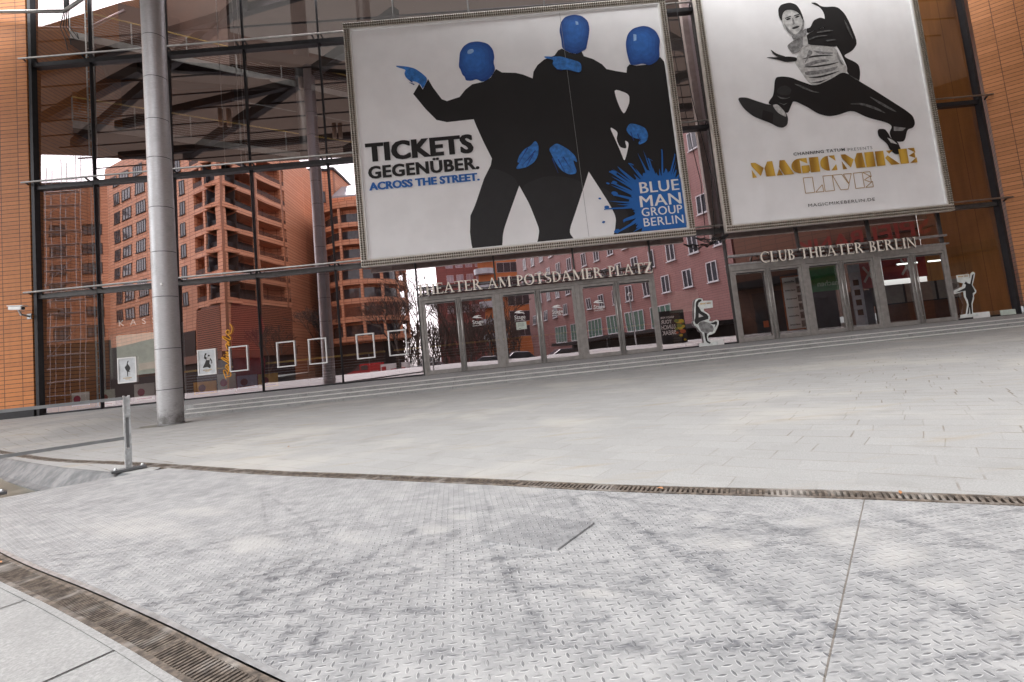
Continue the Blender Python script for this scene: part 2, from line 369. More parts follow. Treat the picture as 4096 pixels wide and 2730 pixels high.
M_PLATE = checker_plate(); M_PLATE2 = checker_plate('checker_plate_patch', .36, 0.); M_PAVE = paving(); M_STEP = granite('granite_step'); M_RUST = rust(); M_COL = brushed(); M_GOLD = gold(); M_WATER = water()
M_KERB = granite('weathered_kerb_stone', (.07,.075,.08), (.17,.172,.175), .9, 5)
M_SLAB = granite('speckled_pavement', (.20,.20,.20), (.31,.31,.305), 50, 80)
M_ORW = wall_panel('orange_foyer_cladding', (.66, .29, .075))
M_GLASS = glass_mat('curtain_wall_glass', .62, wav=.16)
M_GLASSC = glass_mat('clear_side_glass', .30, (.88,.84,.80), wav=.16)
M_GLASSM = glass_mat('lower_foyer_glass', .45, (.88,.84,.80), wav=.2)
M_GLASSD = glass_mat('door_glass', .54, (.5,.48,.45), wav=.35)
M_GLASSR = glass_mat('clear_door_glass', .22, (.80,.78,.76), wav=.3)
M_DARK = plain('dark_mullion_metal', (.032, .032, .035), .4, .4)
M_GREY = plain('grey_door_metal', (.29, .275, .26), .45, .15)
M_TRAN = plain('transom_metal', (.09, .09, .09), .4, .5)
M_ROD = plain('steel_rod', (.40, .39, .375), .35, .7)
M_STEEL = plain('galvanised_steel', (.50, .52, .53), .42, .8, .18, 20)
M_CHAR = plain('charcoal_metal', (.03, .03, .033), .5, .5)
M_BLACK = plain('black_plastic', (.015, .015, .016), .5)
M_WHITE = plain('white_paint', (.78, .78, .77), .5, 0, .04)
M_CREAM = plain('cream_letter_face', (.85, .79, .70), .45, 0, .12, 14)
M_LSIDE = plain('letter_return', (.16, .13, .11), .4, .6)
M_POSTER = plain('printed_banner_white', (.88, .88, .89), .6, 0, .03, 1.2)
def banner_cloth(m):
    t = m.node_tree; k = N(t); b = t.nodes['Principled BSDF']; p = k.pos()
    k.link(k.bump(k.math('ADD', k.noise(k.mapping(p, 0, (1.2, 1, .35)), .9, 2), k.math('MULTIPLY', k.noise(p, 60, 2), .01)), .5, .10), b.inputs['Normal'])
banner_cloth(M_POSTER)
M_INK = plain('black_ink', (.0045, .004, .0045), .6, 0, .3, .8)
M_INK2 = plain('dark_grey_ink', (.022, .022, .023), .6)
M_MID = plain('mid_grey_ink', (.22, .22, .22), .6, 0, .4, 9)
M_PALE = plain('pale_grey_ink', (.50, .50, .49), .6, 0, .25, 7)
M_BLUE = plain('blue_ink', (.012, .10, .40), .55, 0, .25, 2.2)
M_BLUED = plain('deep_blue_ink', (.008, .045, .22), .55, 0, .2, 3)
M_BLUEL = plain('light_blue_ink', (.30, .48, .75), .5, 0, .2, 3)
M_BLUET = plain('bright_blue_ink', (.008, .12, .42), .55, 0, .05)
M_FRAME = plain('silver_light_frame', (.62, .58, .52), .45, .3, .1, 5)
M_BULB = plain('unlit_bulb_glass', (.17, .145, .11), .15, 0, .3)
M_CANOPY = soffit(); M_LAMPCAN = plain('downlight_can', (.30, .24, .19), .6)
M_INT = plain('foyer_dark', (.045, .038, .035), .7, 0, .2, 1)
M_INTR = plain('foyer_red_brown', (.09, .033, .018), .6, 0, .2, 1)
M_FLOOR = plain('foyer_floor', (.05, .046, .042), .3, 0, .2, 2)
M_YEL = plain('brass_handrail', (.75, .52, .14), .5, .0)
M_WIN = plain('dark_window_pane', (.05, .055, .065), .08, 0, .3, 2)
M_WFR = plain('white_window_frame', (.50, .50, .52), .5)
M_DK = plain('dark_recess', (.035, .025, .022), .8)
M_ASPH = plain('asphalt', (.055, .055, .057), .8, 0, .25, 2, .004)
M_BARK = plain('bare_bark', (.055, .042, .035), .9, 0, .3, 3)
M_ORANGE = plain('orange_lettering', (.85, .40, .03), .5, 0, .05)
M_REDB = plain('red_banner', (.33, .03, .035), .6, 0, .15, 2)
M_GREEN = plain('green_banner', (.02, .22, .06), .6)
M_RUBBER = plain('tyre_rubber', (.02, .02, .02), .8)
M_VAN = plain('red_car_paint', (.42, .02, .03), .25)
M_CAR = plain('dark_car_paint', (.03, .035, .05), .15)
M_CARS = plain('silver_car_paint', (.45, .47, .5), .2, .5)
M_REDL = plain('red_sign_letter', (.22, .025, .018), .5)
M_LEAF = plain('dry_leaf', (.30, .14, .06), .8)
M_GRN = plain('pale_green_card', (.52, .58, .52), .6)
M_WOOD = plain('wooden_counter', (.12, .05, .025), .5)
M_PINK = plain('magenta_print', (.45, .05, .12), .6)

D = json.loads(r'''{"board1":[[-4.466,12.69],[6.942,12.462],[7.045,3.823],[-4.514,3.874]],"board2":[[8.028,12.395],[16.114,11.682],[16.228,3.817],[8.095,3.852]],"b1in":[[-4.269,12.422],[6.759,12.365]],"b1in2":[[-4.324,4.076],[6.957,4.052]],"black":[[-2.239,9.777],[-2.002,10.124],[-1.896,9.908],[-1.678,10.268],[-1.539,9.956],[-1.268,9.498],[-1.094,9.412],[-0.642,9.521],[-0.41,9.771],[-0.16,9.939],[0.238,9.995],[0.512,10.122],[0.725,10.42],[0.92,10.276],[1.413,10.215],[1.666,10.126],[1.975,9.961],[2.032,10.202],[2.199,10.434],[2.455,10.614],[2.838,10.734],[2.99,10.914],[3.127,10.957],[3.348,10.798],[3.578,10.722],[3.809,10.795],[3.868,10.613],[4.186,10.474],[4.479,10.255],[4.616,10.066],[4.922,9.966],[5.308,9.865],[5.348,10.065],[5.451,10.166],[5.681,10.09],[6.162,10.102],[6.565,10.341],[6.687,10.164],[6.798,9.989],[6.78,9.11],[6.798,7.209],[6.808,4.814],[6.718,4.089],[4.711,4.066],[4.151,4.09],[4.237,4.331],[4.322,4.74],[4.148,5.229],[3.856,5.836],[3.562,6.431],[2.936,5.032],[2.632,4.384],[2.792,4.119],[1.516,4.115],[1.57,4.28],[1.64,4.559],[1.539,4.959],[1.391,5.495],[1.111,6.168],[0.703,5.3],[0.387,4.603],[0.313,4.068],[-0.699,4.116],[-0.722,4.299],[-0.733,4.713],[-0.665,5.277],[-0.468,5.622],[-0.073,6.529],[0.203,6.978],[0.267,7.211],[0.05,7.79],[-0.151,8.398],[-0.228,8.673],[-1.163,8.653],[-1.515,8.766],[-1.864,9.202]],"holeA":[[4.792,9.32],[5.303,9.082],[5.279,8.757],[5.045,8.355],[4.936,8.545],[4.828,8.962]],"holeB":[[4.463,7.977],[4.751,7.751],[4.657,7.491],[4.746,7.187],[4.989,7.111],[4.944,7.437],[5.087,7.316],[4.947,6.901],[4.84,6.665],[4.753,7.026],[4.623,7.467]],"head1":[[0.199,11.497],[-0.118,11.481],[-0.34,11.352],[-0.48,11.144],[-0.514,10.955],[-0.572,10.615],[-0.518,10.517],[-0.473,10.322],[-0.393,10.232],[-0.369,10.094],[-0.174,10.065],[0.014,10.113],[0.21,9.976],[0.512,10.122],[0.707,10.405],[0.659,10.656],[0.717,10.871],[0.692,11.149],[0.53,11.384]],"head2":[[3.69,12.186],[3.364,12.131],[3.181,11.924],[3.102,11.597],[3.14,11.315],[3.127,10.957],[3.373,10.785],[3.629,10.707],[3.853,10.808],[3.975,10.852],[4.042,11.068],[4.127,11.338],[4.185,11.611],[4.164,11.892],[3.974,12.105]],"head3":[[6.075,11.543],[5.718,11.474],[5.506,11.27],[5.402,10.946],[5.399,10.613],[5.434,10.333],[5.474,10.137],[5.683,10.106],[5.902,10.153],[6.155,10.047],[6.439,10.187],[6.555,10.342],[6.574,10.618],[6.649,11.0],[6.529,11.318],[6.309,11.489]],"shine1":[[-0.197,11.201],[-0.01,11.239],[0.022,11.126],[-0.107,11.045],[-0.226,11.066]],"shine2":[[3.715,11.932],[3.807,11.896],[3.805,11.785],[3.715,11.793]],"shine3":[[5.719,11.262],[5.822,11.231],[5.796,11.021],[5.697,11.002]],"shade1":[[-0.369,10.094],[-0.174,10.065],[0.014,10.113],[0.21,9.976],[0.512,10.122],[0.707,10.405],[0.659,10.656],[0.434,10.403],[0.105,10.242],[-0.263,10.221]],"shade2":[[3.127,10.957],[3.373,10.785],[3.629,10.707],[3.853,10.808],[3.597,10.887],[3.312,11.189],[3.23,11.641],[3.181,11.924],[3.102,11.597],[3.14,11.315]],"shade3":[[5.474,10.137],[5.683,10.106],[5.902,10.153],[6.155,10.047],[6.439,10.187],[6.555,10.342],[6.574,10.618],[6.649,11.0],[6.463,10.795],[6.315,10.475],[5.975,10.312],[5.593,10.236]],"hand1":[[-2.772,10.859],[-2.715,10.788],[-2.413,10.673],[-2.485,10.56],[-2.46,10.421],[-2.343,10.275],[-2.089,10.197],[-1.944,10.075],[-1.896,9.908],[-1.678,10.268],[-1.881,10.505],[-2.099,10.688],[-2.352,10.782]],"hand2":[[2.441,10.726],[2.511,10.642],[2.793,10.562],[2.724,10.414],[2.791,10.298],[2.934,10.164],[3.2,10.178],[3.706,9.984],[3.751,10.376],[3.347,10.55],[3.043,10.671],[2.728,10.689]],"hand3":[[1.831,7.713],[1.927,7.533],[1.88,7.191],[1.723,6.94],[1.422,6.783],[1.082,6.746],[1.074,6.816],[1.208,6.962],[1.119,6.997],[1.238,7.252],[1.44,7.446],[1.656,7.532]],"hand4":[[2.542,7.545],[2.738,7.43],[2.978,7.247],[3.16,7.017],[3.21,6.772],[3.044,6.91],[3.169,6.404],[2.881,6.379],[2.639,6.534],[2.462,6.817],[2.342,7.147],[2.262,7.368]],"hand5":[[5.188,8.017],[5.468,7.937],[5.714,7.796],[5.798,7.545],[5.706,7.312],[5.43,7.203],[5.398,7.287],[5.534,7.408],[5.304,7.457],[5.112,7.609],[5.031,7.805]],"splash":[[5.783,5.018],[3.937,5.197]],"T:TICKETS":[-4.046,-0.325,7.473,8.133],"T:GEGENÜBER.":[-4.013,-0.191,6.876,7.314],"T:ACROSS THE STREET.":[-4.021,-0.221,6.472,6.743],"T:BLUE":[5.222,6.623,5.483,5.865],"T:MAN":[5.172,6.638,4.995,5.389],"T:GROUP":[5.195,6.634,4.669,4.956],"T:BERLIN":[5.229,6.627,4.312,4.599],"T:CHANNING TATUM":[10.785,12.629,6.306,6.413],"T:PRESENTS":[12.73,13.613,6.283,6.39],"T:MAGIC MIKE":[9.232,15.129,5.652,6.186],"T:LIVE":[11.0,13.421,4.936,5.483],"T:MAGICMIKEBERLIN.DE":[11.031,13.402,4.442,4.548],"T:THEATER":[-2.774,5.444,2.701,3.041],"T:CLUB":[9.251,14.85,2.669,3.007],"m:jacket":[[12.243,11.881],[12.46,11.867],[12.66,11.674],[13.205,11.654],[13.435,11.378],[13.566,10.999],[13.741,10.223],[13.504,9.937],[13.098,9.778],[13.643,9.45],[13.658,9.142],[13.569,8.763],[13.318,8.952],[13.166,9.187],[13.219,9.349],[13.012,10.093],[12.543,10.921],[12.702,11.245],[12.683,11.473],[12.579,11.681]],"m:shirt":[[11.903,10.305],[12.229,10.303],[12.909,10.13],[12.995,9.815],[13.215,9.322],[13.157,9.133],[12.562,8.965],[11.934,8.747],[11.697,8.962],[11.494,9.395],[11.349,9.686],[11.462,9.898],[11.664,10.159]],"m:fold1":[[11.687,9.6],[12.139,9.725],[12.571,9.714],[12.612,9.627],[12.118,9.588],[11.719,9.458]],"m:fold2":[[11.645,9.326],[12.187,9.332],[12.738,9.393],[12.907,9.433],[12.716,9.256],[12.055,9.178],[11.678,9.185]],"m:fold3":[[12.034,10.097],[12.4,10.008],[12.825,9.942],[12.704,9.869],[12.279,9.924]],"m:sleeve":[[11.905,10.669],[12.315,10.857],[12.87,10.92],[13.072,10.817],[13.091,10.591],[13.011,10.261],[12.909,10.13],[12.435,10.229],[11.93,10.302],[11.902,10.473]],"m:shoulder":[[11.943,10.918],[12.108,10.932],[12.259,11.2],[12.518,11.29],[12.698,11.217],[12.762,10.929],[12.313,10.846],[11.967,10.719]],"m:fist":[[11.161,10.344],[11.389,10.491],[11.562,10.559],[11.797,10.678],[11.946,10.581],[11.93,10.302],[11.707,10.266],[11.598,10.081],[11.343,10.009],[11.21,10.2]],"m:cuff":[[11.786,10.674],[11.927,10.639],[11.935,10.302],[11.747,10.274]],"m:tie1":[[10.286,9.988],[10.766,9.944],[11.143,9.938],[11.458,9.871],[11.437,9.733],[11.057,9.723],[10.752,9.851]],"m:tie2":[[10.544,10.271],[10.731,10.076],[11.113,9.919],[10.764,9.933],[10.6,10.099]],"m:face":[[11.254,11.77],[11.528,11.774],[11.776,11.61],[11.888,11.346],[11.932,11.201],[11.838,10.871],[11.61,10.695],[11.391,10.687],[11.237,10.925],[11.121,11.059],[11.099,11.388],[11.132,11.611]],"m:hair":[[11.031,11.439],[11.029,11.535],[11.041,11.732],[11.163,11.891],[11.499,11.946],[11.729,11.841],[11.834,11.633],[11.902,11.362],[11.893,11.232],[11.845,11.276],[11.815,11.437],[11.704,11.571],[11.538,11.665],[11.321,11.673],[11.198,11.576],[11.138,11.429],[11.126,11.273],[11.079,11.322]],"m:mouth":[[11.437,10.991],[11.636,11.047],[11.741,11.021],[11.621,10.947],[11.455,10.928]],"m:cheek":[[11.171,11.212],[11.299,10.976],[11.43,10.767],[11.61,10.695],[11.416,10.673],[11.233,10.897]],"m:neck":[[11.364,10.689],[11.61,10.695],[11.874,10.896],[11.943,10.918],[11.931,10.666],[11.617,10.566],[11.421,10.527]],"m:trousers":[[10.549,9.205],[10.82,9.219],[11.133,9.151],[11.431,8.986],[11.934,8.747],[12.562,8.965],[12.975,9.177],[13.206,9.1],[13.585,8.761],[13.995,8.447],[14.518,8.013],[15.041,7.58],[15.271,7.339],[15.304,7.063],[15.197,6.909],[14.975,6.875],[14.822,6.454],[14.579,6.45],[14.359,6.579],[14.319,6.827],[14.462,7.032],[14.325,7.181],[13.613,7.439],[13.125,7.758],[12.565,7.618],[12.24,7.605],[11.885,7.736],[11.552,8.013],[11.086,8.303],[10.978,8.121],[10.797,7.81],[10.45,8.17],[10.178,8.25],[10.209,8.356],[10.41,8.557]],"m:knee":[[10.599,8.814],[10.88,8.899],[11.094,8.714],[10.982,8.504],[10.664,8.534],[10.522,8.657]],"m:shine":[[14.515,7.027],[14.931,6.934],[14.806,6.836],[14.488,6.866]],"m:shoe1":[[9.119,8.512],[9.173,8.589],[9.437,8.564],[9.787,8.395],[10.19,8.221],[10.458,8.224],[10.716,7.981],[10.808,7.7],[10.741,7.434],[10.567,7.342],[10.387,7.386],[10.17,7.542],[9.847,7.708],[9.551,7.871],[9.274,8.17]],"m:instep1":[[10.295,8.212],[10.51,8.219],[10.73,7.898],[10.755,7.705],[10.463,7.896]],"m:sole1":[[9.951,8.052],[10.304,7.91],[10.223,7.537],[9.847,7.708]],"m:shoe2":[[13.915,6.985],[14.182,6.971],[14.284,6.776],[14.337,6.608],[14.557,6.479],[14.635,6.147],[14.586,6.016],[14.398,6.018],[14.238,6.184],[14.173,6.434],[13.895,6.704]],"m:instep2":[[14.209,6.648],[14.31,6.448],[14.539,6.372],[14.381,6.55]],"s1:out":[[6.808,0.009],[6.811,0.125],[6.996,0.138],[6.98,0.411],[6.978,0.489],[6.894,0.55],[6.845,0.671],[6.727,0.774],[6.709,0.88],[6.764,0.953],[6.789,1.237],[6.836,1.494],[6.866,1.622],[6.927,1.681],[7.035,1.697],[7.138,1.673],[7.153,1.593],[7.481,1.573],[7.468,1.321],[7.143,1.319],[7.137,1.241],[7.299,1.107],[7.328,0.974],[7.267,0.876],[7.392,0.824],[7.464,0.869],[7.545,0.882],[7.605,0.842],[7.599,0.738],[7.518,0.59],[7.419,0.444],[7.28,0.393],[7.201,0.389],[7.151,0.316],[7.199,0.182],[7.245,0.138],[7.481,0.132],[7.472,0.011]],"s1:legs":[[6.915,1.591],[7.004,1.661],[7.095,1.652],[7.101,1.598],[6.988,1.544],[6.941,1.431],[6.979,1.375],[7.039,1.238],[7.221,1.115],[7.267,1.032],[7.25,0.943],[7.087,0.907],[6.952,0.882],[6.835,0.795],[6.773,0.822],[6.753,0.928],[6.804,1.053],[6.851,1.309],[6.884,1.515]],"s1:gap":[[6.94,1.183],[7.093,1.05],[6.919,1.028]],"s1:torso":[[6.952,0.882],[7.083,0.881],[7.283,0.796],[7.373,0.683],[7.397,0.576],[7.344,0.478],[7.241,0.488],[7.154,0.432],[7.043,0.483],[6.946,0.544],[6.898,0.679],[6.873,0.786]],"s1:arm":[[7.283,0.796],[7.416,0.809],[7.499,0.839],[7.548,0.808],[7.523,0.72],[7.427,0.599],[7.471,0.725],[7.38,0.734]],"s1:prop":[[7.043,0.483],[7.143,0.446],[7.116,0.345],[7.121,0.189],[7.229,0.114],[7.185,0.079],[7.1,0.127],[7.056,0.196],[7.043,0.353]],"s1:txt":[[7.038,1.526],[7.41,1.442],[7.031,1.469],[7.037,1.513]],"s2:out":[[16.204,0.061],[16.225,0.176],[16.419,0.195],[16.484,0.384],[16.541,0.529],[16.508,0.683],[16.469,0.807],[16.471,0.988],[16.152,0.93],[16.087,0.996],[16.112,1.054],[16.473,1.17],[16.524,1.286],[16.32,1.351],[16.324,1.594],[16.796,1.586],[16.774,1.382],[16.863,1.616],[16.949,1.659],[17.015,1.601],[16.952,1.425],[16.848,1.193],[16.946,0.971],[16.923,0.898],[16.828,0.832],[16.821,0.712],[16.723,0.51],[16.684,0.214],[16.878,0.179],[16.874,0.075]],"s2:body":[[16.464,0.191],[16.581,0.495],[16.574,0.676],[16.529,0.801],[16.552,1.01],[16.176,0.981],[16.555,1.116],[16.605,1.217],[16.552,1.268],[16.626,1.336],[16.676,1.27],[16.762,1.232],[16.898,1.552],[16.964,1.576],[16.817,1.196],[16.895,0.946],[16.793,0.895],[16.787,0.775],[16.683,0.545],[16.646,0.173],[16.585,0.179],[16.601,0.432],[16.525,0.185]],"s2:txt":[[16.375,1.519],[16.735,1.507],[16.373,1.507],[16.38,1.549]],"f0":[-13.148,-12.511,0.789,1.659],"f1":[-10.456,-9.823,0.784,1.659],"f2":[-9.383,-8.747,0.794,1.664],"f3":[-7.767,-7.132,0.776,1.655],"f4":[-6.682,-6.055,0.766,1.655],"f5":[-5.04,-4.412,0.782,1.651],"f6":[-3.935,-3.297,0.776,1.662],"p1":[[-12.765,1.54],[-12.806,1.442],[-12.736,1.321],[-12.726,1.257],[-12.766,1.185],[-12.723,1.143],[-12.804,1.164],[-12.817,1.014],[-12.842,1.016],[-12.836,1.167],[-12.888,1.248],[-12.91,1.327],[-12.845,1.396],[-12.816,1.519]],"p2":[[-10.191,1.53],[-10.129,1.511],[-10.184,1.427],[-10.149,1.373],[-10.11,1.394],[-10.094,1.469],[-10.032,1.45],[-10.036,1.374],[-9.977,1.279],[-9.958,1.175],[-9.997,1.141],[-9.993,1.229],[-10.04,1.285],[-10.059,1.16],[-10.013,1.079],[-10.042,0.993],[-10.14,1.054],[-10.28,1.03],[-10.291,1.057],[-10.209,1.188],[-10.165,1.298],[-10.238,1.356],[-10.22,1.456]],"be0":[[-9.535,0.591],[-9.582,0.756],[-9.609,0.86],[-9.564,0.893],[-9.498,0.823],[-9.473,0.719],[-9.442,0.817],[-9.382,0.862],[-9.37,0.759],[-9.38,0.664],[-9.507,0.647]],"be1":[[-9.408,0.839],[-9.515,0.964],[-9.525,1.016],[-9.474,1.024],[-9.427,0.955],[-9.406,0.89],[-9.388,0.989],[-9.511,1.04],[-9.395,1.092]],"be2":[[-9.387,1.091],[-9.625,1.268],[-9.643,1.316],[-9.585,1.302],[-9.39,1.18],[-9.38,1.217],[-9.495,1.331],[-9.384,1.294],[-9.373,1.344],[-9.504,1.409],[-9.38,1.358],[-9.463,1.468],[-9.486,1.496],[-9.387,1.473],[-9.359,1.521]],"be3":[[-9.567,1.41],[-9.553,1.393]],"be4":[[-9.356,1.572],[-9.431,1.592],[-9.473,1.737],[-9.446,1.773],[-9.383,1.779],[-9.362,1.7],[-9.444,1.811],[-9.343,1.814]],"be5":[[-9.343,1.814],[-9.392,1.844],[-9.561,1.99],[-9.571,2.042],[-9.521,2.024],[-9.338,1.903],[-9.309,1.977],[-9.428,2.117],[-9.449,2.184],[-9.396,2.243],[-9.346,2.225],[-9.337,2.147],[-9.379,2.087],[-9.302,2.104],[-9.26,2.165],[-9.229,2.277],[-9.25,2.356],[-9.308,2.452]],"m:eyes":[[11.27,11.327],[11.386,11.373],[11.463,11.344],[11.39,11.294],[11.29,11.28]],"m:eye2":[[11.606,11.388],[11.738,11.433],[11.788,11.405],[11.726,11.355],[11.626,11.341]],"m:brow1":[[11.228,11.376],[11.45,11.441],[11.472,11.405],[11.256,11.346]],"m:brow2":[[11.576,11.441],[11.786,11.496],[11.814,11.465],[11.592,11.406]],"m:nose":[[11.491,11.353],[11.536,11.36],[11.575,11.148],[11.545,11.094],[11.458,11.096],[11.492,11.139]],"m:jaw":[[11.886,11.329],[11.927,11.173],[11.838,10.871],[11.639,10.709],[11.484,10.69],[11.683,10.818],[11.801,10.987]],"m:crease0":[[11.962,10.512],[12.276,10.607],[12.656,10.601],[12.679,10.571],[12.296,10.561],[11.982,10.466]],"m:crease1":[[12.297,10.746],[12.74,10.791],[12.951,10.744],[12.676,10.729],[12.318,10.705]],"m:crease2":[[12.572,10.412],[12.901,10.428],[12.975,10.376],[12.619,10.363]],"m:crease3":[[11.153,8.929],[11.46,8.818],[11.802,8.594],[12.109,8.483],[11.794,8.539],[11.446,8.726]],"m:crease4":[[13.001,7.988],[13.488,7.998],[13.994,7.787],[14.374,7.477],[13.927,7.711],[13.475,7.917]],"m:crease5":[[13.745,8.25],[14.234,7.929],[14.712,7.556],[14.654,7.534],[14.167,7.853]],"m:crease6":[[10.505,8.548],[10.652,8.452],[10.86,8.406],[11.027,8.445],[10.827,8.365],[10.618,8.401]],"m:crease7":[[13.35,11.188],[13.503,10.779],[13.593,10.321],[13.512,10.497],[13.404,10.844]],"m:crease8":[[10.518,8.273],[10.722,8.199],[10.889,8.239],[10.715,8.156]],"m:crease9":[[13.224,9.043],[13.469,8.882],[13.563,8.791],[13.412,8.86]],"m:wrinkle0":[[11.552,9.779],[12.003,9.894],[12.437,9.893],[12.859,9.816],[12.427,9.833],[11.992,9.822]],"m:wrinkle1":[[11.537,9.502],[12.105,9.506],[12.653,9.54],[13.04,9.588],[12.643,9.479],[12.095,9.44]],"m:wrinkle2":[[11.665,9.103],[12.153,9.114],[12.596,9.184],[12.988,9.259],[12.586,9.118],[12.141,9.037]],"m:wrinkle3":[[11.795,8.898],[12.123,8.923],[12.455,8.975],[12.141,8.866]],"m:wrinkle4":[[11.931,10.134],[12.075,10.01],[11.819,9.754],[11.687,9.6],[11.809,9.867]],"m:wrinkle5":[[12.941,9.987],[12.995,9.648],[13.121,9.414],[12.996,9.481],[12.901,9.74]],"leg1":[[-0.076,6.503],[0.197,6.926],[0.932,6.538],[1.111,6.168],[0.703,5.3],[0.387,4.603],[0.314,4.073],[-0.698,4.121],[-0.722,4.299],[-0.733,4.713],[-0.665,5.277],[-0.468,5.622]],"leg2":[[1.129,6.15],[2.057,6.431],[2.872,6.3],[3.361,6.042],[2.936,5.032],[2.632,4.384],[2.793,4.124],[1.517,4.12],[1.57,4.28],[1.64,4.559],[1.539,4.959],[1.391,5.495]],"leg3":[[3.855,5.826],[4.061,5.816],[4.782,4.905],[4.711,4.071],[4.152,4.095],[4.237,4.331],[4.322,4.74],[4.148,5.229]]}''')
# ------------------------------------------------------------------ lettering
def font_mesh(s, bold=0, space=1):
    cu = bpy.data.curves.new('lettering', 'FONT'); cu.body = s; cu.size = 1; cu.offset = bold; cu.space_character = space; cu.resolution_u = 3
    o = bpy.data.objects.new('lettering', cu); COL.objects.link(o)
    bpy.context.view_layer.update()
    me = bpy.data.meshes.new_from_object(o.evaluated_get(bpy.context.evaluated_depsgraph_get()))
    COL.objects.unlink(o); bpy.data.objects.remove(o)
    vs = [v.co.copy() for v in me.vertices]; fs = [tuple(p.vertices) for p in me.polygons]; bpy.data.meshes.remove(me)
    return vs, fs
def heavy(mb, s, x0, x1, z0, z1, y, mi, bold, ex, sp=1):
    for k, dx in enumerate((-1, -.5, 0, .5, 1)): text(mb, s, x0+ex+ex*dx, x1-ex+ex*dx, z0, z1, y-.0004*k, mi, bold, sp)
def text(mb, s, x0, x1, z0, z1, y, mi=0, bold=0, space=1, flip=False, T=None):
    vs, fs = font_mesh(s, bold, space)
    hv, _ = font_mesh('H', bold); hz0 = min(v.y for v in hv); hz1 = max(v.y for v in hv)
    a, b_ = min(v.x for v in vs), max(v.x for v in vs)
    b0 = len(mb.v)
    for v in vs:
        t = (v.x-a)/(b_-a)
        if flip: t = 1-t
        p = (x0+(x1-x0)*t, y, z0+(z1-z0)*(v.y-hz0)/(hz1-hz0))
        mb.v.append(T(p) if T else p)
    for f in fs: mb.f.append(tuple(b0+i for i in f)); mb.m.append(mi)
def arc(cx, cz, rx, rz, a0, a1, n=14): return [(cx+rx*math.cos(R(a0+(a1-a0)*i/n)), cz+rz*math.sin(R(a0+(a1-a0)*i/n))) for i in range(n+1)]
def bow(cx, cz, rx, rz, tx, tz, a0, a1): return arc(cx, cz, rx, rz, a0, a1)+arc(cx, cz, rx-tx, rz-tz, a1, a0)
def rect(x0, x1, z0, z1): return [(x0,z0),(x1,z0),(x1,z1),(x0,z1)]
def serif_glyph(ch):                              # roman capitals, cap height 1 -> (outlines, width)
    T, t, h, e = .15, .07, .055, .07
    def stem(x, w=T, top=True, bot=True):
        o = [rect(x, x+w, 0, 1)]
        if bot: o.append(rect(x-e, x+w+e, 0, h))
        if top: o.append(rect(x-e, x+w+e, 1-h, 1))
        return o
    def armv(x, z, d, l=.14): return [(x, z), (x+.055, z), (x+.055, z+d*l), (x+.03, z+d*l)]
    L = e
    if ch == 'T': return [rect(.30,.30+T,0,1), rect(.30-e,.30+T+e,0,h), rect(.0,.75,1-.07,1), [(0,.93),(.05,.93),(.02,.74),(0,.74)], [(.75,.93),(.70,.93),(.73,.74),(.75,.74)]], .75
    if ch == 'H': return stem(L)+stem(.58)+[rect(L+T,.58,.47,.54)], .80
    if ch == 'E': return [rect(L,L+T,0,1), rect(0,.60,0,.065), rect(0,.58,1-.065,1), rect(L+T,.46,.48,.55), [(.60,.06),(.56,.06),(.60,.25),(.63,.25)], [(.58,.94),(.54,.94),(.56,.77),(.59,.77)], [(.46,.42),(.42,.48),(.42,.55),(.46,.61)]], .64
    if ch == 'F': return serif_glyph('E')
    if ch == 'A': return [[(.36,1),(.46,1),(.80,.03),(.63,.03)], [(.36,1),(.41,.88),(.13,.03),(.06,.03)], rect(.21,.56,.32,.385), rect(0,.25,0,h), rect(.54,.88,0,h)], .88
    if ch == 'R': return stem(L)+[bow(L+T,.745,.34,.255,.14,.065,-90,90), [(L+T+.06,.52),(L+T+.22,.52),(.76,.03),(.58,.03)], rect(.55,.84,0,h)], .84
    if ch == 'M': return [rect(.10,.17,0,1), rect(.01,.26,0,h), [(.02,1),(.24,1),(.58,.12),(.50,.0)], [(.50,0),(.56,.12),(.86,1),(.92,1)], rect(.84,1.0,0,1), rect(.77,1.07,0,h), rect(.86,1.07,1-h,1)], 1.07
    if ch == 'P': return stem(L)+[bow(L+T,.725,.35,.275,.14,.065,-90,90)], .60
    if ch == 'O': return [arc(.45,.5,.45,.53,0,180)+arc(.45,.5,.29,.465,180,0), arc(.45,.5,.45,.53,180,360)+arc(.45,.5,.29,.465,360,180)], .90
    if ch == 'S': return [bow(.29,.745,.26,.27,.13,.075,45,250), bow(.30,.27,.28,.285,.14,.075,-135,70), [(.20,.60),(.17,.50),(.39,.42),(.43,.54)], [(.46,.95),(.50,.95),(.50,.72),(.47,.72)], [(.06,.05),(.10,.05),(.09,.28),(.06,.28)]], .60
    if ch == 'D': return stem(L)+[bow(L+T,.5,.52,.5,.16,.065,-90,90)], .76
    if ch == 'L': return stem(L, bot=False)+[rect(0,.60,0,.065), [(.60,.06),(.56,.06),(.60,.25),(.63,.25)]], .63
    if ch == 'Z': return [rect(.04,.70,.93,1), rect(.02,.72,0,.07), [(.50,.93),(.70,.93),(.23,.07),(.02,.07)], [(.04,.94),(.09,.94),(.06,.74),(.03,.74)], [(.72,.06),(.67,.06),(.71,.28),(.74,.28)]], .74
    if ch == 'C': return [bow(.46,.5,.46,.53,.16,.065,48,312), [(.72,.95),(.77,.95),(.78,.66),(.74,.66)], [(.74,.05),(.78,.12),(.77,.16),(.70,.10)]], .80
    if ch == 'U': return [rect(.10,.25,.30,1), rect(.02,.33,1-h,1), rect(.64,.71,.30,1), rect(.56,.79,1-h,1), bow(.405,.33,.305,.36,.11,.08,180,360)], .80
    if ch == 'B': return stem(L)+[bow(L+T,.75,.28,.25,.13,.06,-90,90), bow(L+T,.265,.34,.265,.14,.065,-90,90)], .60
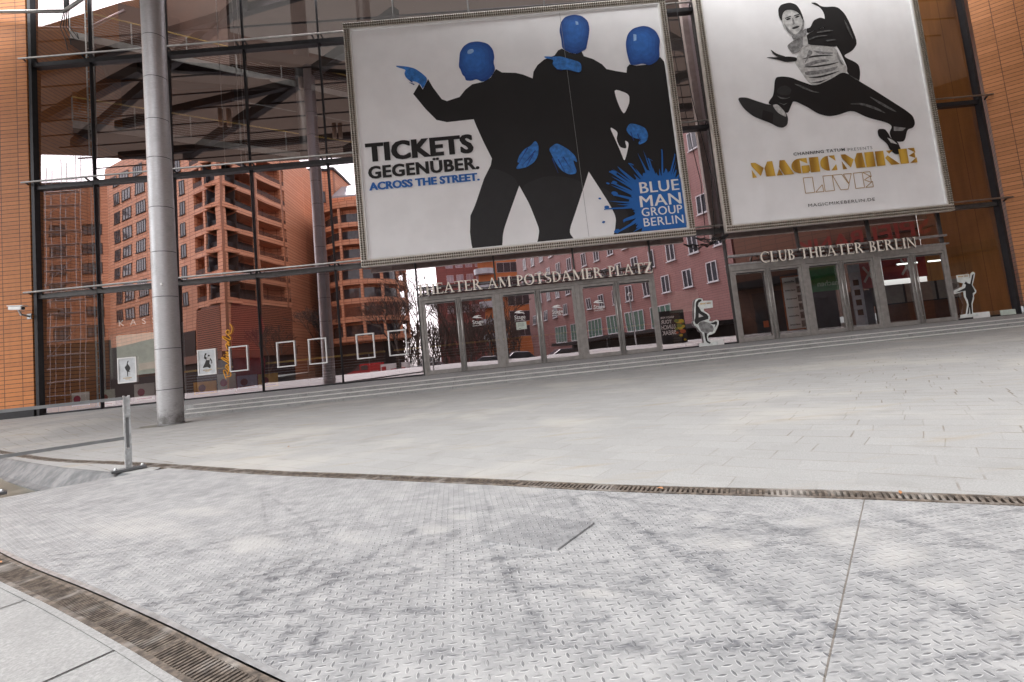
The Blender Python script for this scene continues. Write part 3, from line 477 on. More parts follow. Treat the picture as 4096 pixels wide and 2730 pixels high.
    if ch == 'I': return stem(L), .29
    if ch == 'N': return [rect(.10,.17,0,1), rect(.01,.27,0,h), [(.01,1),(.22,1),(.74,.14),(.74,-.02)], rect(.72,.79,0,1), rect(.63,.88,1-h,1)], .88
    if ch == 'K': return stem(L)+[[(L+T,.42),(L+T,.52),(.64,.97),(.72,.97)], [(L+T+.06,.52),(L+T+.2,.60),(.80,.03),(.62,.03)], rect(.56,.88,0,h), rect(.54,.80,1-h,1)], .88
    return [], .30
def sign_letters(parent, s, x0, x1, z0, z1, y, depth=.07, face=None, side=None, gap=.07, sp=.34):
    ws = [serif_glyph(c)[1] if c != ' ' else sp for c in s]
    tot = sum(ws)+gap*(len(s)-1); kx = (x1-x0)/tot; kz = z1-z0; x = x0
    for c, w in zip(s, ws):
        if c != ' ':
            mb = MB()
            for i, o in enumerate(serif_glyph(c)[0]):
                pts = [(x+px*kx, z0+pz*kz) for px, pz in o]
                mb.prism(pts, y-depth-i*.0015, y-.0006*i, 1)
                mb.m[-(len(pts)+2)] = 0
            mb.build('letter', [face or M_CREAM, side or M_LSIDE], parent)
        x += (w+gap)*kx
# ================================================================== GROUND
def ss(t): t = min(1, max(0, t)); return t*t*(3-2*t)
def G(x, y):
    b = .07-.0245*min(13.6, max(-6, y))+.003*min(20, max(-9, x))*ss((y-6)/8)
    l = ss((-8.9-x)/2.2)*ss((y-8)/6)
    b = b*(1-l)-.006*l
    return b-1.0*ss((-y-7)/10)
FAR = [(-45,17.0),(-34,16.7),(-25,16.0),(-20,15.2),(-16,13.75),(-13.5,12.4),(-11,10.75),(-9,9.25),(-7.4,8.0),(-5.98,6.99),(-4.4,6.03),(-2.37,4.69),(-1.3,4.05),(-.2,3.4),(.43,3.01),(.91,2.74),(1.57,2.4),(2.09,2.1),(2.7,1.75),(3.5,1.32),(4.6,.75),(6,.1),(8,-.75),(10.5,-1.7),(14,-2.9),(19,-4.5),(26,-6.5),(35,-9),(45,-11.5)]
NEAR = [(-45,16),(-34,15),(-25,13.4),(-20,12.1),(-16,10.6),(-12.5,8.9),(-9,6.95),(-6.5,5.4),(-5,4.38),(-3.7,3.45),(-2.68,2.73),(-1.89,2.21),(-1.33,1.83),(-.955,1.565),(-.50,1.25),(.05,.885),(.8,.47),(1.7,-.1),(2.8,-.8),(4.2,-1.65),(6,-2.7),(9,-4.4),(14,-7),(22,-11),(32,-15.8),(45,-22)]
def resample(P, n):
    P = [Vector((p[0], p[1])) for p in P]
    # smooth with Catmull-Rom then resample by arc length
    Q = []
    for i in range(len(P)-1):
        a, b, c, d = P[max(0, i-1)], P[i], P[i+1], P[min(len(P)-1, i+2)]
        for k in range(12):
            t = k/12; Q.append(.5*((2*b)+(c-a)*t+(2*a-5*b+4*c-d)*t*t+(3*b-a-3*c+d)*t**3))
    Q.append(P[-1]); return Q
FARC, NEARC = resample(FAR, 0), resample(NEAR, 0)
def offset(C, d):
    out = []
    for i, p in enumerate(C):
        t = (C[min(i+1, len(C)-1)]-C[max(i-1, 0)]).normalized(); out.append(p+Vector((-t.y, t.x))*d)
    return out
def cut(C, x0, x1): return [p for p in C if x0 <= p.x <= x1]
def sub(C, step):
    out = [C[0]]
    for a, b in zip(C[:-1], C[1:]):
        n = max(1, int((b-a).length/step))
        for k in range(1, n+1): out.append(a.lerp(b, k/n))
    return out
HW = .062                                            # half width of the far drain
# plaza: from the far drain to the foot of the steps
top = sub(offset(FARC, HW), .7); mb = MB(); rows = []
for p in top:
    q = Vector((p.x*1.0, 17.9)); rows.append([(p.lerp(q, t).x, p.lerp(q, t).y, G(*p.lerp(q, t))) for t in [k/40 for k in range(41)]])
mb.grid(rows); tag(mb.build('plaza', M_PAVE, smooth=True), kind='structure')
# checker plate deck between the drains, bounded on the left by the basin
EA, EB = Vector((-3.79, 5.36)), Vector((-5.03, 4.43))
farE = sub([EA]+cut(offset(FARC, -HW-.012), -3.6, 45), .35); nearE = sub([EB]+cut(offset(NEARC, .085), -4.4, 45), .35)
def at(C, t):
    L = [0]
    for a, b in zip(C[:-1], C[1:]): L.append(L[-1]+(b-a).length)
    s = t*L[-1]
    for i in range(len(C)-1):
        if L[i+1] >= s: return C[i].lerp(C[i+1], (s-L[i])/max(1e-9, L[i+1]-L[i]))
    return C[-1]
ST = json.loads(r'''{"L":[[0.05,[[-0.293,2.53],[-0.364,2.342],[-0.403,2.243],[-0.436,2.134],[-0.481,1.945],[-0.512,1.806],[-0.526,1.706],[-0.567,1.607]]],[0.05,[[-0.477,2.745],[-0.539,2.567],[-0.648,2.41],[-0.726,2.212],[-0.759,2.123]]],[0.045,[[-0.175,2.307],[-0.12,2.205],[-0.082,2.054],[-0.05,1.883],[-0.021,1.782],[0.005,1.701],[0.023,1.6],[0.04,1.54],[0.083,1.459]]],[0.03,[[-0.699,1.941],[-0.529,1.916],[-0.221,1.868],[0.011,1.821],[0.115,1.808],[0.371,1.791],[0.481,1.808]]],[0.05,[[-0.666,1.84],[-0.394,1.772],[-0.142,1.735]]],[0.07,[[-0.304,1.509],[-0.133,1.495],[0.036,1.49],[0.238,1.445],[0.406,1.39]]],[0.035,[[0.041,1.55],[0.132,1.568],[0.273,1.594]]],[0.03,[[-0.185,2.988],[-0.153,2.757],[-0.17,2.537],[-0.175,2.307]]],[0.06,[[0.449,2.5],[0.498,2.378],[0.534,2.237],[0.584,2.036],[0.601,1.915]]],[0.07,[[0.588,2.026],[0.61,1.925],[0.669,1.803],[0.714,1.662],[0.756,1.5],[0.798,1.429],[0.858,1.367],[0.946,1.305]]],[0.05,[[1.013,2.284],[1.031,2.073],[1.161,1.99],[1.266,2.057]]],[0.06,[[1.103,1.671],[1.145,1.6],[1.17,1.519],[1.179,1.479],[1.173,1.339],[1.187,1.258]]],[0.06,[[0.383,1.431],[0.493,1.398],[0.602,1.375],[0.76,1.37],[0.851,1.357]]],[0.012,[[-1.856,3.764],[-1.57,3.226],[-1.39,2.861],[-1.231,2.506],[-1.145,2.243],[-1.118,2.093],[-1.109,2.042]]],[0.04,[[-0.72,2.162],[-0.823,2.024],[-0.976,1.989],[-1.219,2.025],[-1.483,2.083]]],[0.05,[[-0.649,1.929],[-0.814,1.864],[-0.972,1.868],[-1.104,1.872]]],[0.06,[[-0.551,1.607],[-0.699,1.58],[-0.815,1.594]]],[0.03,[[-1.699,2.659],[-1.519,2.814],[-1.295,2.848],[-0.991,3.05]]],[0.014,[[-2.022,4.039],[-1.774,3.702],[-1.391,3.191],[-1.132,2.844]]],[0.035,[[0.265,3.125],[0.283,2.845],[0.31,2.594],[0.317,2.373]]],[0.05,[[1.515,2.06],[1.565,1.908],[1.597,1.767],[1.614,1.657]]],[0.05,[[0.907,1.216],[1.031,1.233],[1.145,1.219]]]],"E":[[0.821,2.309,0.059,-0.022,0.02,0.05],[0.798,2.03,0.126,-0.033,0.035,0.079],[1.292,1.966,0.149,-0.054,0.086,0.118],[1.226,2.138,0.08,-0.022,0.038,0.059],[1.279,1.766,0.108,-0.033,0.071,0.088],[1.272,1.556,0.085,-0.022,0.036,0.039],[1.271,1.376,0.053,-0.011,0.05,0.049],[-0.334,2.731,0.072,-0.022,-0.005,0.05],[-0.422,2.574,0.083,-0.022,-0.012,0.09],[0.053,3.081,0.104,-0.043,0.003,0.07],[0.233,1.745,0.08,-0.022,0.006,0.03],[-0.838,2.585,0.122,-0.044,-0.033,0.111],[-1.363,2.66,0.215,-0.066,-0.085,0.172],[-2.385,3.248,0.451,-0.142,-0.222,0.306],[-2.151,3.462,0.302,-0.108,-0.099,0.163]]}''')
def deck_rows(fe, ne, n, mcols, z=.004):
    out = []
    for i in range(n+1):
        a, b = at(fe, i/n), at(ne, i/n); out.append([(a.lerp(b, k/mcols).x, a.lerp(b, k/mcols).y, G(*a.lerp(b, k/mcols))+z) for k in range(mcols+1)])
    return out
fa = [p for p in farE if p.x < 5.5]; fb = [fa[-1]]+[p for p in farE if p.x >= 5.5]
na = [p for p in nearE if p.x < 3.6]; nb = [na[-1]]+[p for p in nearE if p.x >= 3.6]
mb = MB(); r1 = deck_rows(fa, na, 330, 90); mb.grid(r1); mb.grid(deck_rows(fb, nb, 40, 6))
mb.grid([r1[0], [(x, y, z-.06) for x, y, z in r1[0]]])
do = mb.build('plate_deck', M_PLATE, smooth=True); tag(do, kind='structure')
V = np.array(mb.v)[:, :2]; wr = np.zeros(len(V)); du = np.zeros(len(V))
rs = random.Random(21)
fan = []
for i in range(18):                       # faint tyre tracks in pairs fanning out over the plates
    a = R(rs.uniform(-105, 105)); x0, y0 = rs.uniform(-1.2, 1.0), 2.5+rs.uniform(-.4, .5); cv_ = rs.uniform(-.10, .10)
    for off in (-.055, .055):
        pl = []
        for k in range(9):
            t_ = k*.36; aa = a+cv_*t_; pl.append((x0+math.sin(aa)*t_*1.1+math.cos(aa)*off, y0-math.cos(aa)*t_+math.sin(aa)*off))
        fan.append((rs.uniform(.012, .02), pl))
for w, pl in [(w_*.62 if w_ > .02 else w_, l_) for w_, l_ in ST['L']]+fan:
    dm = np.full(len(V), 9.0)
    for a, b in zip(pl[:-1], pl[1:]):
        a, b = np.array(a), np.array(b); ab = b-a; t_ = np.clip(((V-a)@ab)/(ab@ab+1e-9), 0, 1); dm = np.minimum(dm, np.hypot(*(V-a-t_[:, None]*ab).T))
    wr = np.maximum(wr, (np.exp(-(dm/w)**2)*.7+np.exp(-(dm/(w*2.2))**2)*.22)*(.60 if w > .0225 else .58))
for c0, c1, a0, a1, b0, b1 in ST['E']:
    M_ = np.linalg.inv(np.array([[a0, b0], [a1, b1]])); q = (V-np.array([c0, c1]))@M_.T; du = np.maximum(du, np.clip(1.35-.75*np.hypot(q[:, 0], q[:, 1]), 0, 1))
for nm, ar in (('wear', wr), ('dust', du)):
    do.data.attributes.new(nm, 'FLOAT', 'POINT').data.foreach_set('value', ar.astype(np.float32))
# pavement on the near side, falling away behind towards the street
P = sub(offset(NEARC, -.085), .8); rows = []
for p in P:
    q = Vector((p.x*1.6, -9)); rows.append([(p.lerp(q, t).x, p.lerp(q, t).y, G(*p.lerp(q, t))) for t in [(k/50)**1.6 for k in range(51)]])
mb = MB(); mb.grid(rows); tag(mb.build('pavement', M_SLAB, smooth=True), kind='structure')
mb = MB(); mb.grid([[(x, y, G(x, y)-.012) for x in [-160+8*i for i in range(41)]] for y in [-6.5-1.6*j for j in range(20)]]); tag(mb.build('street', M_ASPH, smooth=True), kind='structure')
mb = MB()
for a, b in (((-2.12,2.27),(-2.6,1.55)), ((-1.35,1.76),(-1.85,1.05)), ((-2.9,2.82),(-3.4,2.1))):
    a, b = Vector(a), Vector(b); n = Vector((-(b-a).y, (b-a).x)).normalized()*.0035
    mb.poly([(p.x, p.y, G(p.x, p.y)+.003) for p in (a+n, a-n, b-n, b+n)])
tag(mb.build('pavement_joint', M_CHAR), kind='structure')
mb = MB(); mb.poly([(-600,-600,-1.0),(600,-600,-1.0),(600,600,-1.0),(-600,600,-1.0)]); tag(mb.build('ground', M_ASPH), kind='structure')
# basin of the stream left of the deck
KERB = [Vector(p) for p in ((-30,15.4),(-16,13.1),(-12,10.9),(-8.34,8.5),(-6.76,7.31),(-5.54,6.41),(-4.25,5.55),(-3.72,5.2))]
kc = sub(KERB, .5); fl = sub(cut(offset(FARC, -HW), -31, -3.6), .5)
mb = MB()
mb.grid([[(at(fl, k/40).lerp(at(kc, k/40), t).x, at(fl, k/40).lerp(at(kc, k/40), t).y, G(*at(fl, k/40).lerp(at(kc, k/40), t))) for t in (0, .33, .66, 1)] for k in range(41)])
tag(mb.build('kerb_paving', M_PAVE, smooth=True), kind='structure')
mb = MB(); pr = [(0,0),(.03,-.012),(.17,-.15),(.185,-.17),(.25,-.19),(.26,-.5)]
ko = [offset(kc, -d) for d, z in pr]
mb.grid([[(ko[j][i].x, ko[j][i].y, G(kc[i].x, kc[i].y)+pr[j][1]) for j in range(len(pr))] for i in range(len(kc))])
tag(mb.build('basin_kerb', M_KERB), 'weathered dark grey stone rim sloping down to the water beside the plate deck', 'stone kerb')
mb = MB(); nl = sub(cut(offset(NEARC, -.085), -30, -4.0), .6)
mb.poly([(p.x, p.y, -.30) for p in kc]+[(p.x, p.y, -.30) for p in nl[::-1]]); tag(mb.build('water', M_WATER), kind='structure')
mb = MB(); mb.grid([[(p.x, p.y, G(p.x, p.y)), (p.x, p.y, -.6)] for p in sub(cut(offset(NEARC, .0), -30, -4.6), .6)]); tag(mb.build('bank_wall', M_KERB), kind='structure')
# drains
def drain(curve, xa, xb, hw, label, pitch, bar):
    C = sub(cut(curve, xa, xb), .06); c0 = C[len(C)//2]
    base = (c0.x, c0.y, G(c0.x, c0.y))
    th = thing('slot_drain', base, label, 'drain', 'rusty slot drains along the plate deck')
    rail = .018
    for nm, w0, w1, z0, z1, mt in (('trough', -hw+.003, hw-.003, -.06, -.055, M_DK),):
        m = MB(); a, b = offset(C, w0), offset(C, w1)
        m.grid([[(p.x, p.y, G(p.x, p.y)+z0), (q.x, q.y, G(q.x, q.y)+z0)] for p, q in zip(a, b)]); m.build(nm, mt, th)
    for s_ in (-1, 1):
        m = MB(); a, b = offset(C, s_*hw), offset(C, s_*(hw-rail))
        m.grid([[(p.x, p.y, G(p.x, p.y)-.05), (p.x, p.y, G(p.x, p.y)+.006), (q.x, q.y, G(q.x, q.y)+.006), (q.x, q.y, G(q.x, q.y)-.05)] for p, q in zip(a, b)])
        m.build('edge_rail', M_RUST, th)
    m = MB(); acc = 0; nxt = 0; seg = 0
    for a, b in zip(C[:-1], C[1:]):
        L = (b-a).length; d = (b-a)/L; nrm = Vector((-d.y, d.x))
        while nxt < acc+L:
            p = a+d*(nxt-acc); seg += 1
            wb = bar*(2.2 if seg % 24 == 0 else 1)
            m.obox((p.x, p.y, G(p.x, p.y)-.010), (d.x*wb/2, d.y*wb/2, 0), (nrm.x*(hw-rail), nrm.y*(hw-rail), 0), (0, 0, .013)); nxt += pitch
        acc += L
    m.build('grate', M_RUST, th); return th
drain(FARC, -24, 9, HW, 'long curved rusty slot drain crossing the plaza beyond the chequered plates', .026, .013)
drain(NEARC, -4.6, 3.4, .062, 'wide rusty slot drain in the lower left corner beside the speckled pavement', .019, .0095)
# steel edging strips beside the near drain
m = MB(); a, b = cut(offset(NEARC, .085), -4.5, 4), cut(offset(NEARC, .066), -4.5, 4); n_ = min(len(a), len(b))
m.grid([[(a[i].x, a[i].y, G(a[i].x, a[i].y)+.012), (b[i].x, b[i].y, G(b[i].x, b[i].y)+.009)] for i in range(n_)])
a2 = cut(offset(NEARC, .092), -4.5, 4); n_ = min(n_, len(a2))
m.grid([[(a2[i].x, a2[i].y, G(a2[i].x, a2[i].y)-.01), (a[i].x, a[i].y, G(a[i].x, a[i].y)+.012)] for i in range(n_)])
tag(m.build('deck_edge_strip', M_STEEL, smooth=False), kind='structure')
m = MB(); a, b = cut(offset(NEARC, -.062), -4.5, 4), cut(offset(NEARC, -.088), -4.5, 4); n_ = min(len(a), len(b))
m.grid([[(a[i].x, a[i].y, G(a[i].x, a[i].y)+.004), (b[i].x, b[i].y, G(b[i].x, b[i].y)+.005)] for i in range(n_)])
tag(m.build('pavement_edge_strip', M_SLAB), kind='structure')
# loose repair plate on the deck
pp = [(-.18,2.33),(.14,2.13),(.34,2.39),(.03,2.60)]
m = MB(); m.column([(x, y) for x, y in pp], .02, .027); 
for i, v in enumerate(m.v): m.v[i] = (v[0], v[1], G(v[0], v[1])+(.0135 if i >= 4 else .003))
tag(m.build('repair_plate', M_PLATE2, origin=(.08,2.36,.02)), 'small square chequered steel plate lying on the larger deck plates', 'steel plate')
# ================================================================== TERRACE STEPS
FOOT = [(-8.95,14.0),(-4.6,13.95),(0,14.05),(5,14.1),(9,14.3),(14,14.3),(24,14.2)]
EDGE = [(-8.95,14.62),(-4.6,14.72),(0,14.85),(5,14.85),(9,14.95),(14,14.95),(24,14.9)]
fo, ed = [Vector(p) for p in FOOT], [Vector(p) for p in EDGE]
def lerpc(t): return [a.lerp(b, t) for a, b in zip(fo, ed)]
step = []
for i in range(3):
    z1 = -.092*(2-i); z0 = z1-.3; c = lerpc(i/2)
    m = MB(); pts = [(p.x, p.y) for p in c]+[(24, 18.6), (-12.4, 18.6), (-12.4, 16.6)]
    if i < 2: pts = [(p.x, p.y) for p in c]+[(p.x, p.y+.5) for p in c[::-1]]
    m.column(pts, z0, z1)
    step.append(m)
th = thing('entrance_steps', (0, 14.4, -.27), 'three low wide grey granite steps running below all the theatre doors', 'steps')
for m in step: m.build('step', M_STEP, th, bevel=.008)
m = MB()
for i in range(3):
    c = lerpc(i/2); z1 = -.092*(2-i)
    for a, b in zip(c[:-1], c[1:]): m.poly([(a.x, a.y-.006, z1+.004), (b.x, b.y-.006, z1+.004), (b.x, b.y+.13, z1+.004), (a.x, a.y+.13, z1+.004)]); m.poly([(a.x, a.y-.006, z1+.004), (b.x, b.y-.006, z1+.004), (b.x, b.y-.006, z1-.014), (a.x, a.y-.006, z1-.014)])
m.build('lit_tread_strip', plain('painted_lit_tread', (.56, .55, .53), .6), th)  # pale colour paints the treads as lit against the darker risers
m = MB(); m.box(-17, 24, 17.0, 17.9, -.3, .0); m.v = [(x, y, z-.004 if z < .1 else z) for x, y, z in m.v]
# ================================================================== THEATRE
XM = [-15.723,-13.713,-11.008,-8.29,-5.575,-2.789,-0.036,2.775,5.523,8.233,10.88,13.489,16.107,18.375]
ZT = [0, 4.031, 7.879, 12.384, 16.9]
YG = 17.5
th = thing('theatre_building', (1, 17.5, 0), 'theatre front of dark reflecting glass between two orange terracotta tiled walls', 'theatre')
THEA = th
m = MB(); m.box(-60, -15.84, 17.32, 30, .26, 22); m.build('tiled_wall', M_TILE, th)
m = MB(); m.box(-60, -15.84, 17.30, 17.8, -.3, .255); m.build('wall_plinth', M_CHAR, th)
ca, sa = math.cos(R(40)), math.sin(R(40))
def rw(u, w): return (18.55+u*ca+w*sa, 17.35-u*sa+w*ca)
m = MB(); m.column([rw(0,0), rw(14,0), rw(14,1.5), rw(0,1.5)], .24, 22); m.build('tiled_wall', M_TILE_R, th)
m = MB(); m.column([rw(0,-.02), rw(14,-.02), rw(14,.3), rw(0,.3)], -.3, .235); m.build('wall_plinth', M_CHAR, th)
for i, x in enumerate(XM):
    m = MB(); z0 = 2.73 if 6 <= i <= 7 or 10 <= i <= 11 else 0
    if i in (0, 13): m.box(x-.075, x+.03, 17.34, 17.56, -.02, 17)
    else: m.box(x-.024, x+.024, 17.44, 17.53, z0, 17)
    m.box(x-.012, x+.012, 17.40, 17.44, z0, 17)
    m.build('mullion', M_DARK if i in (0, 13) or i < 5 else plain('mid_mullion_metal', (.08,.077,.074), .4, .5), th)
for z in ZT[1:]:
    m = MB(); m.box(XM[0], XM[-1], 17.40, 17.66, z-.075, z+.075)
    for a in [k*.9+XM[0]+.4 for k in range(38)]: m.box(a-.012, a+.012, 17.395, 17.40, z-.02, z+.02)
    m.build('transom', M_TRAN if z < 4.1 else M_DARK, th)
    m = MB(); m.tube((XM[0]-.3, 17.22, z+.15), (XM[-1]+.35, 17.22, z+.15), .033, 8); rod = m.build('sunblind_rod', M_ROD, th, smooth=True)
    for x in XM:
        for d in (-.16, .16): m = MB(); m.beam((x+d, 17.22, z+.15), (x+d+.03, 17.42, z+.05), .03, .05); m.build('rod_bracket', M_DARK, rod)
def pane(x0, x1, z0, z1, mt=M_GLASS, y=YG, tilt=None):
    m = MB(); a, b = tilt or (random.uniform(-.003, .003), .0125+random.uniform(-.002, .002))
    w, h = x1-x0, z1-z0
    m.poly([(x0, y-a*w/2-b*h/2, z0), (x1, y+a*w/2-b*h/2, z0), (x1, y+a*w/2+b*h/2, z1), (x0, y-a*w/2+b*h/2, z1)])
    return m.build('window_pane', mt, th)
for i in range(13):
    x0, x1 = XM[i]+.03, XM[i+1]-.03
    for j in range(4):
        z0, z1 = ZT[j]+.075, ZT[j+1]-.075
        if j == 0:
            z0 = .05
            if 5 <= i <= 7: z0 = 2.74
            if 10 <= i <= 12 - 0 or i == 9:
                if 9 <= i <= 11: z0 = 3.10
        pane(x0, x1, z0, z1, M_GLASSC if i in (0, 12) else M_GLASSM if j == 0 and i < 4 else M_GLASS, tilt=(random.uniform(-.003, .003), (.0168 if j == 0 else .0125)+random.uniform(-.0015, .0015)))
for i in range(13):
    if not (5 <= i <= 7 or 9 <= i <= 11): m = MB(); m.box(XM[i]+.03, XM[i+1]-.03, 17.44, 17.58, .0, .05); m.build('base_profile', M_DARK, th)
# ---- doors
def door_unit(xa, xb, head, ztop, gl, logos):
    m = MB(); j = .085
    m.box(xa, xa+j, 17.36, 17.56, 0, head); m.box(xb-j, xb, 17.36, 17.56, 0, head)
    m.box(xa, xb, 17.355, 17.565, head, ztop)
    m.box(xa+.3, xa+.44, 17.32, 17.355, ztop-.04, ztop+.0)
    m.build('door_frame', M_GREY, th, bevel=.004)
    xs = xa+j+.006; xe = xb-j-.006; xm_ = (xs+xe)/2
    for k, (a, b) in enumerate(((xs, xm_-.006), (xm_+.006, xe))):
        f = MB(); zt = head-.012
        f.box(a, a+.10, 17.38, 17.44, .012, zt); f.box(b-.10, b, 17.38, 17.44, .012, zt)
        f.box(a+.10, b-.10, 17.381, 17.439, .012, .15); f.box(a+.10, b-.10, 17.381, 17.439, zt-.13, zt)
        lf = f.build('door_leaf', M_GREY, th, bevel=.003)
        g = MB(); t_ = random.uniform(-.005, .005); q_ = .0190; g.poly([(a+.09, 17.41-t_-q_, .14), (b-.09, 17.41+t_-q_, .14), (b-.09, 17.41+t_+q_, zt-.12), (a+.09, 17.41-t_+q_, zt-.12)]); g.build('glass', gl, lf)
        hx = b-.06 if k == 0 else a+.06; h = MB()
        h.tube((hx, 17.29, .05), (hx, 17.29, zt-.02), .020, 10)
        for z in (.3, 1.2, zt-.25): h.tube((hx, 17.29, z), (hx, 17.385, z), .012, 6)
        h.build('handle', M_ROD, lf, smooth=True)
        c = MB(); c.box(a+.13, b-.10, 17.35, 17.38, zt-.115, zt-.085); c.build('door_closer', M_BLACK, lf)
        if k in logos:
            lz, notice = logos[k]; cx = (a+b)/2-.02; q = MB()
            q.poly([(cx-.19, 17.375, lz+.19), (cx-.10, 17.375, lz+.25), (cx+.03, 17.375, lz+.265), (cx+.14, 17.375, lz+.235), (cx+.02, 17.375, lz+.235), (cx+.0, 17.375, lz+.21), (cx+.10, 17.375, lz+.19), (cx+.19, 17.375, lz+.135), (cx+.08, 17.375, lz+.165), (cx-.04, 17.375, lz+.165), (cx-.12, 17.375, lz+.185)])
            text(q, 'Stage', cx-.19, cx+.19, lz-.03, lz+.10, 17.375, 0); text(q, 'ENTERTAINMENT', cx-.19, cx+.19, lz-.105, lz-.075, 17.375, 0)
            q.build('stage_logo', M_WHITE, lf)
            if notice:
                q = MB(); q.box(cx-.16, cx+.20, 17.37, 17.378, lz-.40, lz-.14, 0)
                for r_ in range(3): q.box(cx-.10, cx+.12, 17.367, 17.37, lz-.20-.04*r_, lz-.19-.04*r_, 1)
                q.box(cx-.08, cx-.0, 17.367, 17.37, lz-.37, lz-.355, 1); q.build('notice', [M_GRN, M_INK2], lf)
door_unit(XM[5]+.04, XM[6], 2.57, 2.71, M_GLASSD, {1: (1.62, 0)})
door_unit(XM[6], XM[7], 2.58, 2.72, M_GLASSD, {0: (1.64, 1), 1: (1.70, 0)})
door_unit(XM[7], XM[8], 2.59, 2.73, M_GLASSD, {0: (1.72, 0)})
door_unit(XM[9], XM[10], 2.53, 2.73, M_GLASSR, {})
door_unit(XM[10], XM[11], 2.53, 2.73, M_GLASSR, {})
door_unit(XM[11], XM[12], 2.53, 2.73, M_GLASSR, {})
m = MB(); m.box(XM[9], XM[12]+.12, 17.36, 17.50, 3.03, 3.10); m.box(XM[9], XM[12]+.12, 17.33, 17.50, 2.735, 2.79); m.build('door_header_bar', M_STEEL, th)
for i in (9, 10, 11): pane(XM[i]+.03, XM[i+1]-.03, 2.80, 3.02)
# ---- canopy over the entrance
CB = 14.95
cp_ = [(36,14.5),(8.2,14.6),(1.6,15.5),(-4.7,16.25),(-8.6,16.95),(-11.3,17.2),(-12.83,17.04),(-16.91,16.06),(-24,14.35),(-26.2,5.68),(-24,5.04),(-21.6,4.02),(-16.95,2.2),(-6,1.0),(8,.6),(36,2.2)]  # rear edge cut back out of view to let sky light onto the billboards
m = MB(); m.poly([(x, y, CB) for x, y in cp_]); m.build('canopy_roof', M_CANOPY, th)
bm_ = [((-22,10.1),(-14.8,13.5),.35,.5),((-23,7.2),(-8.5,16.8),.3,.45),((-19.5,8.7),(-9,11.2),.28,.4),((-18.5,4.2),(-3,15.5),.35,.5),((-9,3),(6,15.3),.3,.45),((-14.8,13.5),(2,9.5),.3,.4),((-25,12),(-6,17),.25,.35),((-22,5.2),(25,4.6),.3,.4),((4,3),(20,15),.3,.45),((20,4),(6,15),.3,.45),((-2,13),(24,10),.3,.4)]
for a, b, w, h in bm_:
    m = MB(); m.beam((a[0], a[1], CB-h/2-.003), (b[0], b[1], CB-h/2-.003), w, h); m.build('canopy_beam', M_CHAR, th)
for x, y in ((-19.22,11.6),(-18.87,11.53),(-13.76,8.93),(-13.37,8.84),(-8.37,11.95),(-8.06,11.82),(-8.59,6.42),(-8.26,6.35)):
    m = MB(); m.tube((x, y, 14.0), (x, y, CB), .12, 12); m.build('downlight', M_LAMPCAN, th, smooth=True)
for k in range(9):
    m = MB(); y = 4.5+k*1.45; m.tube((-24+.2*k, y, CB-.55), (24, y-.8, CB-.55), .04, 6); m.build('canopy_tie_rod', M_CHAR, th)
# ---- foyer
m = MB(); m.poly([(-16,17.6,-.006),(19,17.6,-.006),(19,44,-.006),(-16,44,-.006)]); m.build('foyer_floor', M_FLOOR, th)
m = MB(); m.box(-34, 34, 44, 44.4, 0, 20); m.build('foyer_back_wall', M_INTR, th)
m = MB(); m.poly([(-11.6,17.8,19.5),(16.5,17.8,19.5),(16.5,23.5,19.5),(-11.6,23.5,19.5)]); m.poly([(-34,23.5,19.5),(34,23.5,19.5),(34,44,19.5),(-34,44,19.5)]); m.build('foyer_ceiling', roof_glazing(), th)  # corners left open to bring daylight onto the side walls and booth
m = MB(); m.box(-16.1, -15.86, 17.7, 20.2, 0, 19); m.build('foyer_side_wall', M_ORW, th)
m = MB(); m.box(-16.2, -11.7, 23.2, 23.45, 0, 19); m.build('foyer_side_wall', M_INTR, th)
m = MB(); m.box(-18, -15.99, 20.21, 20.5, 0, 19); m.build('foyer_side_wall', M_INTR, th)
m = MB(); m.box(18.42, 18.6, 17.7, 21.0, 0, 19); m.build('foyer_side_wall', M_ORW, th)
m = MB(); m.box(7.6, 14.39, 21.01, 21.2, 0, 19); m.build('added_dark_partition', M_INT, th)  # dark wall added to hide the daylit back wall behind the right doors
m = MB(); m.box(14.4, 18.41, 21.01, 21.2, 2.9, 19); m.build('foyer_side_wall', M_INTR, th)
for z in (10.97, 14.6):
    d = Vector((6.1, 4.45)).normalized(); n_ = Vector((-d.y, d.x)); p0 = Vector((-15.6, 18.9)); L = 27
    g = MB(); c = p0+d*L/2+n_*1.25; g.obox((c.x, c.y, z-.17), (d.x*L/2, d.y*L/2, 0), (n_.x*1.25, n_.y*1.25, 0), (0,0,.13)); ga = g.build('gallery', M_CHAR, th)
    g = MB(); q = p0+d*L; g.beam((p0.x, p0.y, z-.12), (q.x, q.y, z-.12), .05, .30); g.build('gallery_fascia', plain('pale_steel', (.36,.37,.37), .5, .1), ga)
    g = MB()
    for k in range(15):
        p = p0+d*(k*L/14); g.tube((p.x, p.y, z), (p.x, p.y, z+.95), .028, 6)
    for k in range(7): g.tube((p0.x, p0.y, z+.12+.11*k), (q.x, q.y, z+.12+.11*k), .008, 4)
    g.build('gallery_railing', M_STEEL, ga)
    g = MB(); g.tube((p0.x, p0.y, z+.97), (q.x, q.y, z+.97), .032, 8); g.build('handrail', M_YEL, ga)
    g = MB(); a, b = p0+n_*2.5, q+n_*2.5; g.poly([(a.x, a.y, z), (b.x, b.y, z), (b.x, b.y, z+3.3), (a.x, a.y, z+3.3)]); g.build('gallery_wall', M_INTR, ga)
m = MB()
for x in (-15.0, -14.72): m.tube((x, 18.9, 0), (x, 18.9, 19), .03, 6)
for k in range(60): m.tube((-15.0, 18.9, .2+k*.31), (-14.72, 18.9, .2+k*.31), .016, 5)
m.build('ladder', M_STEEL, th)
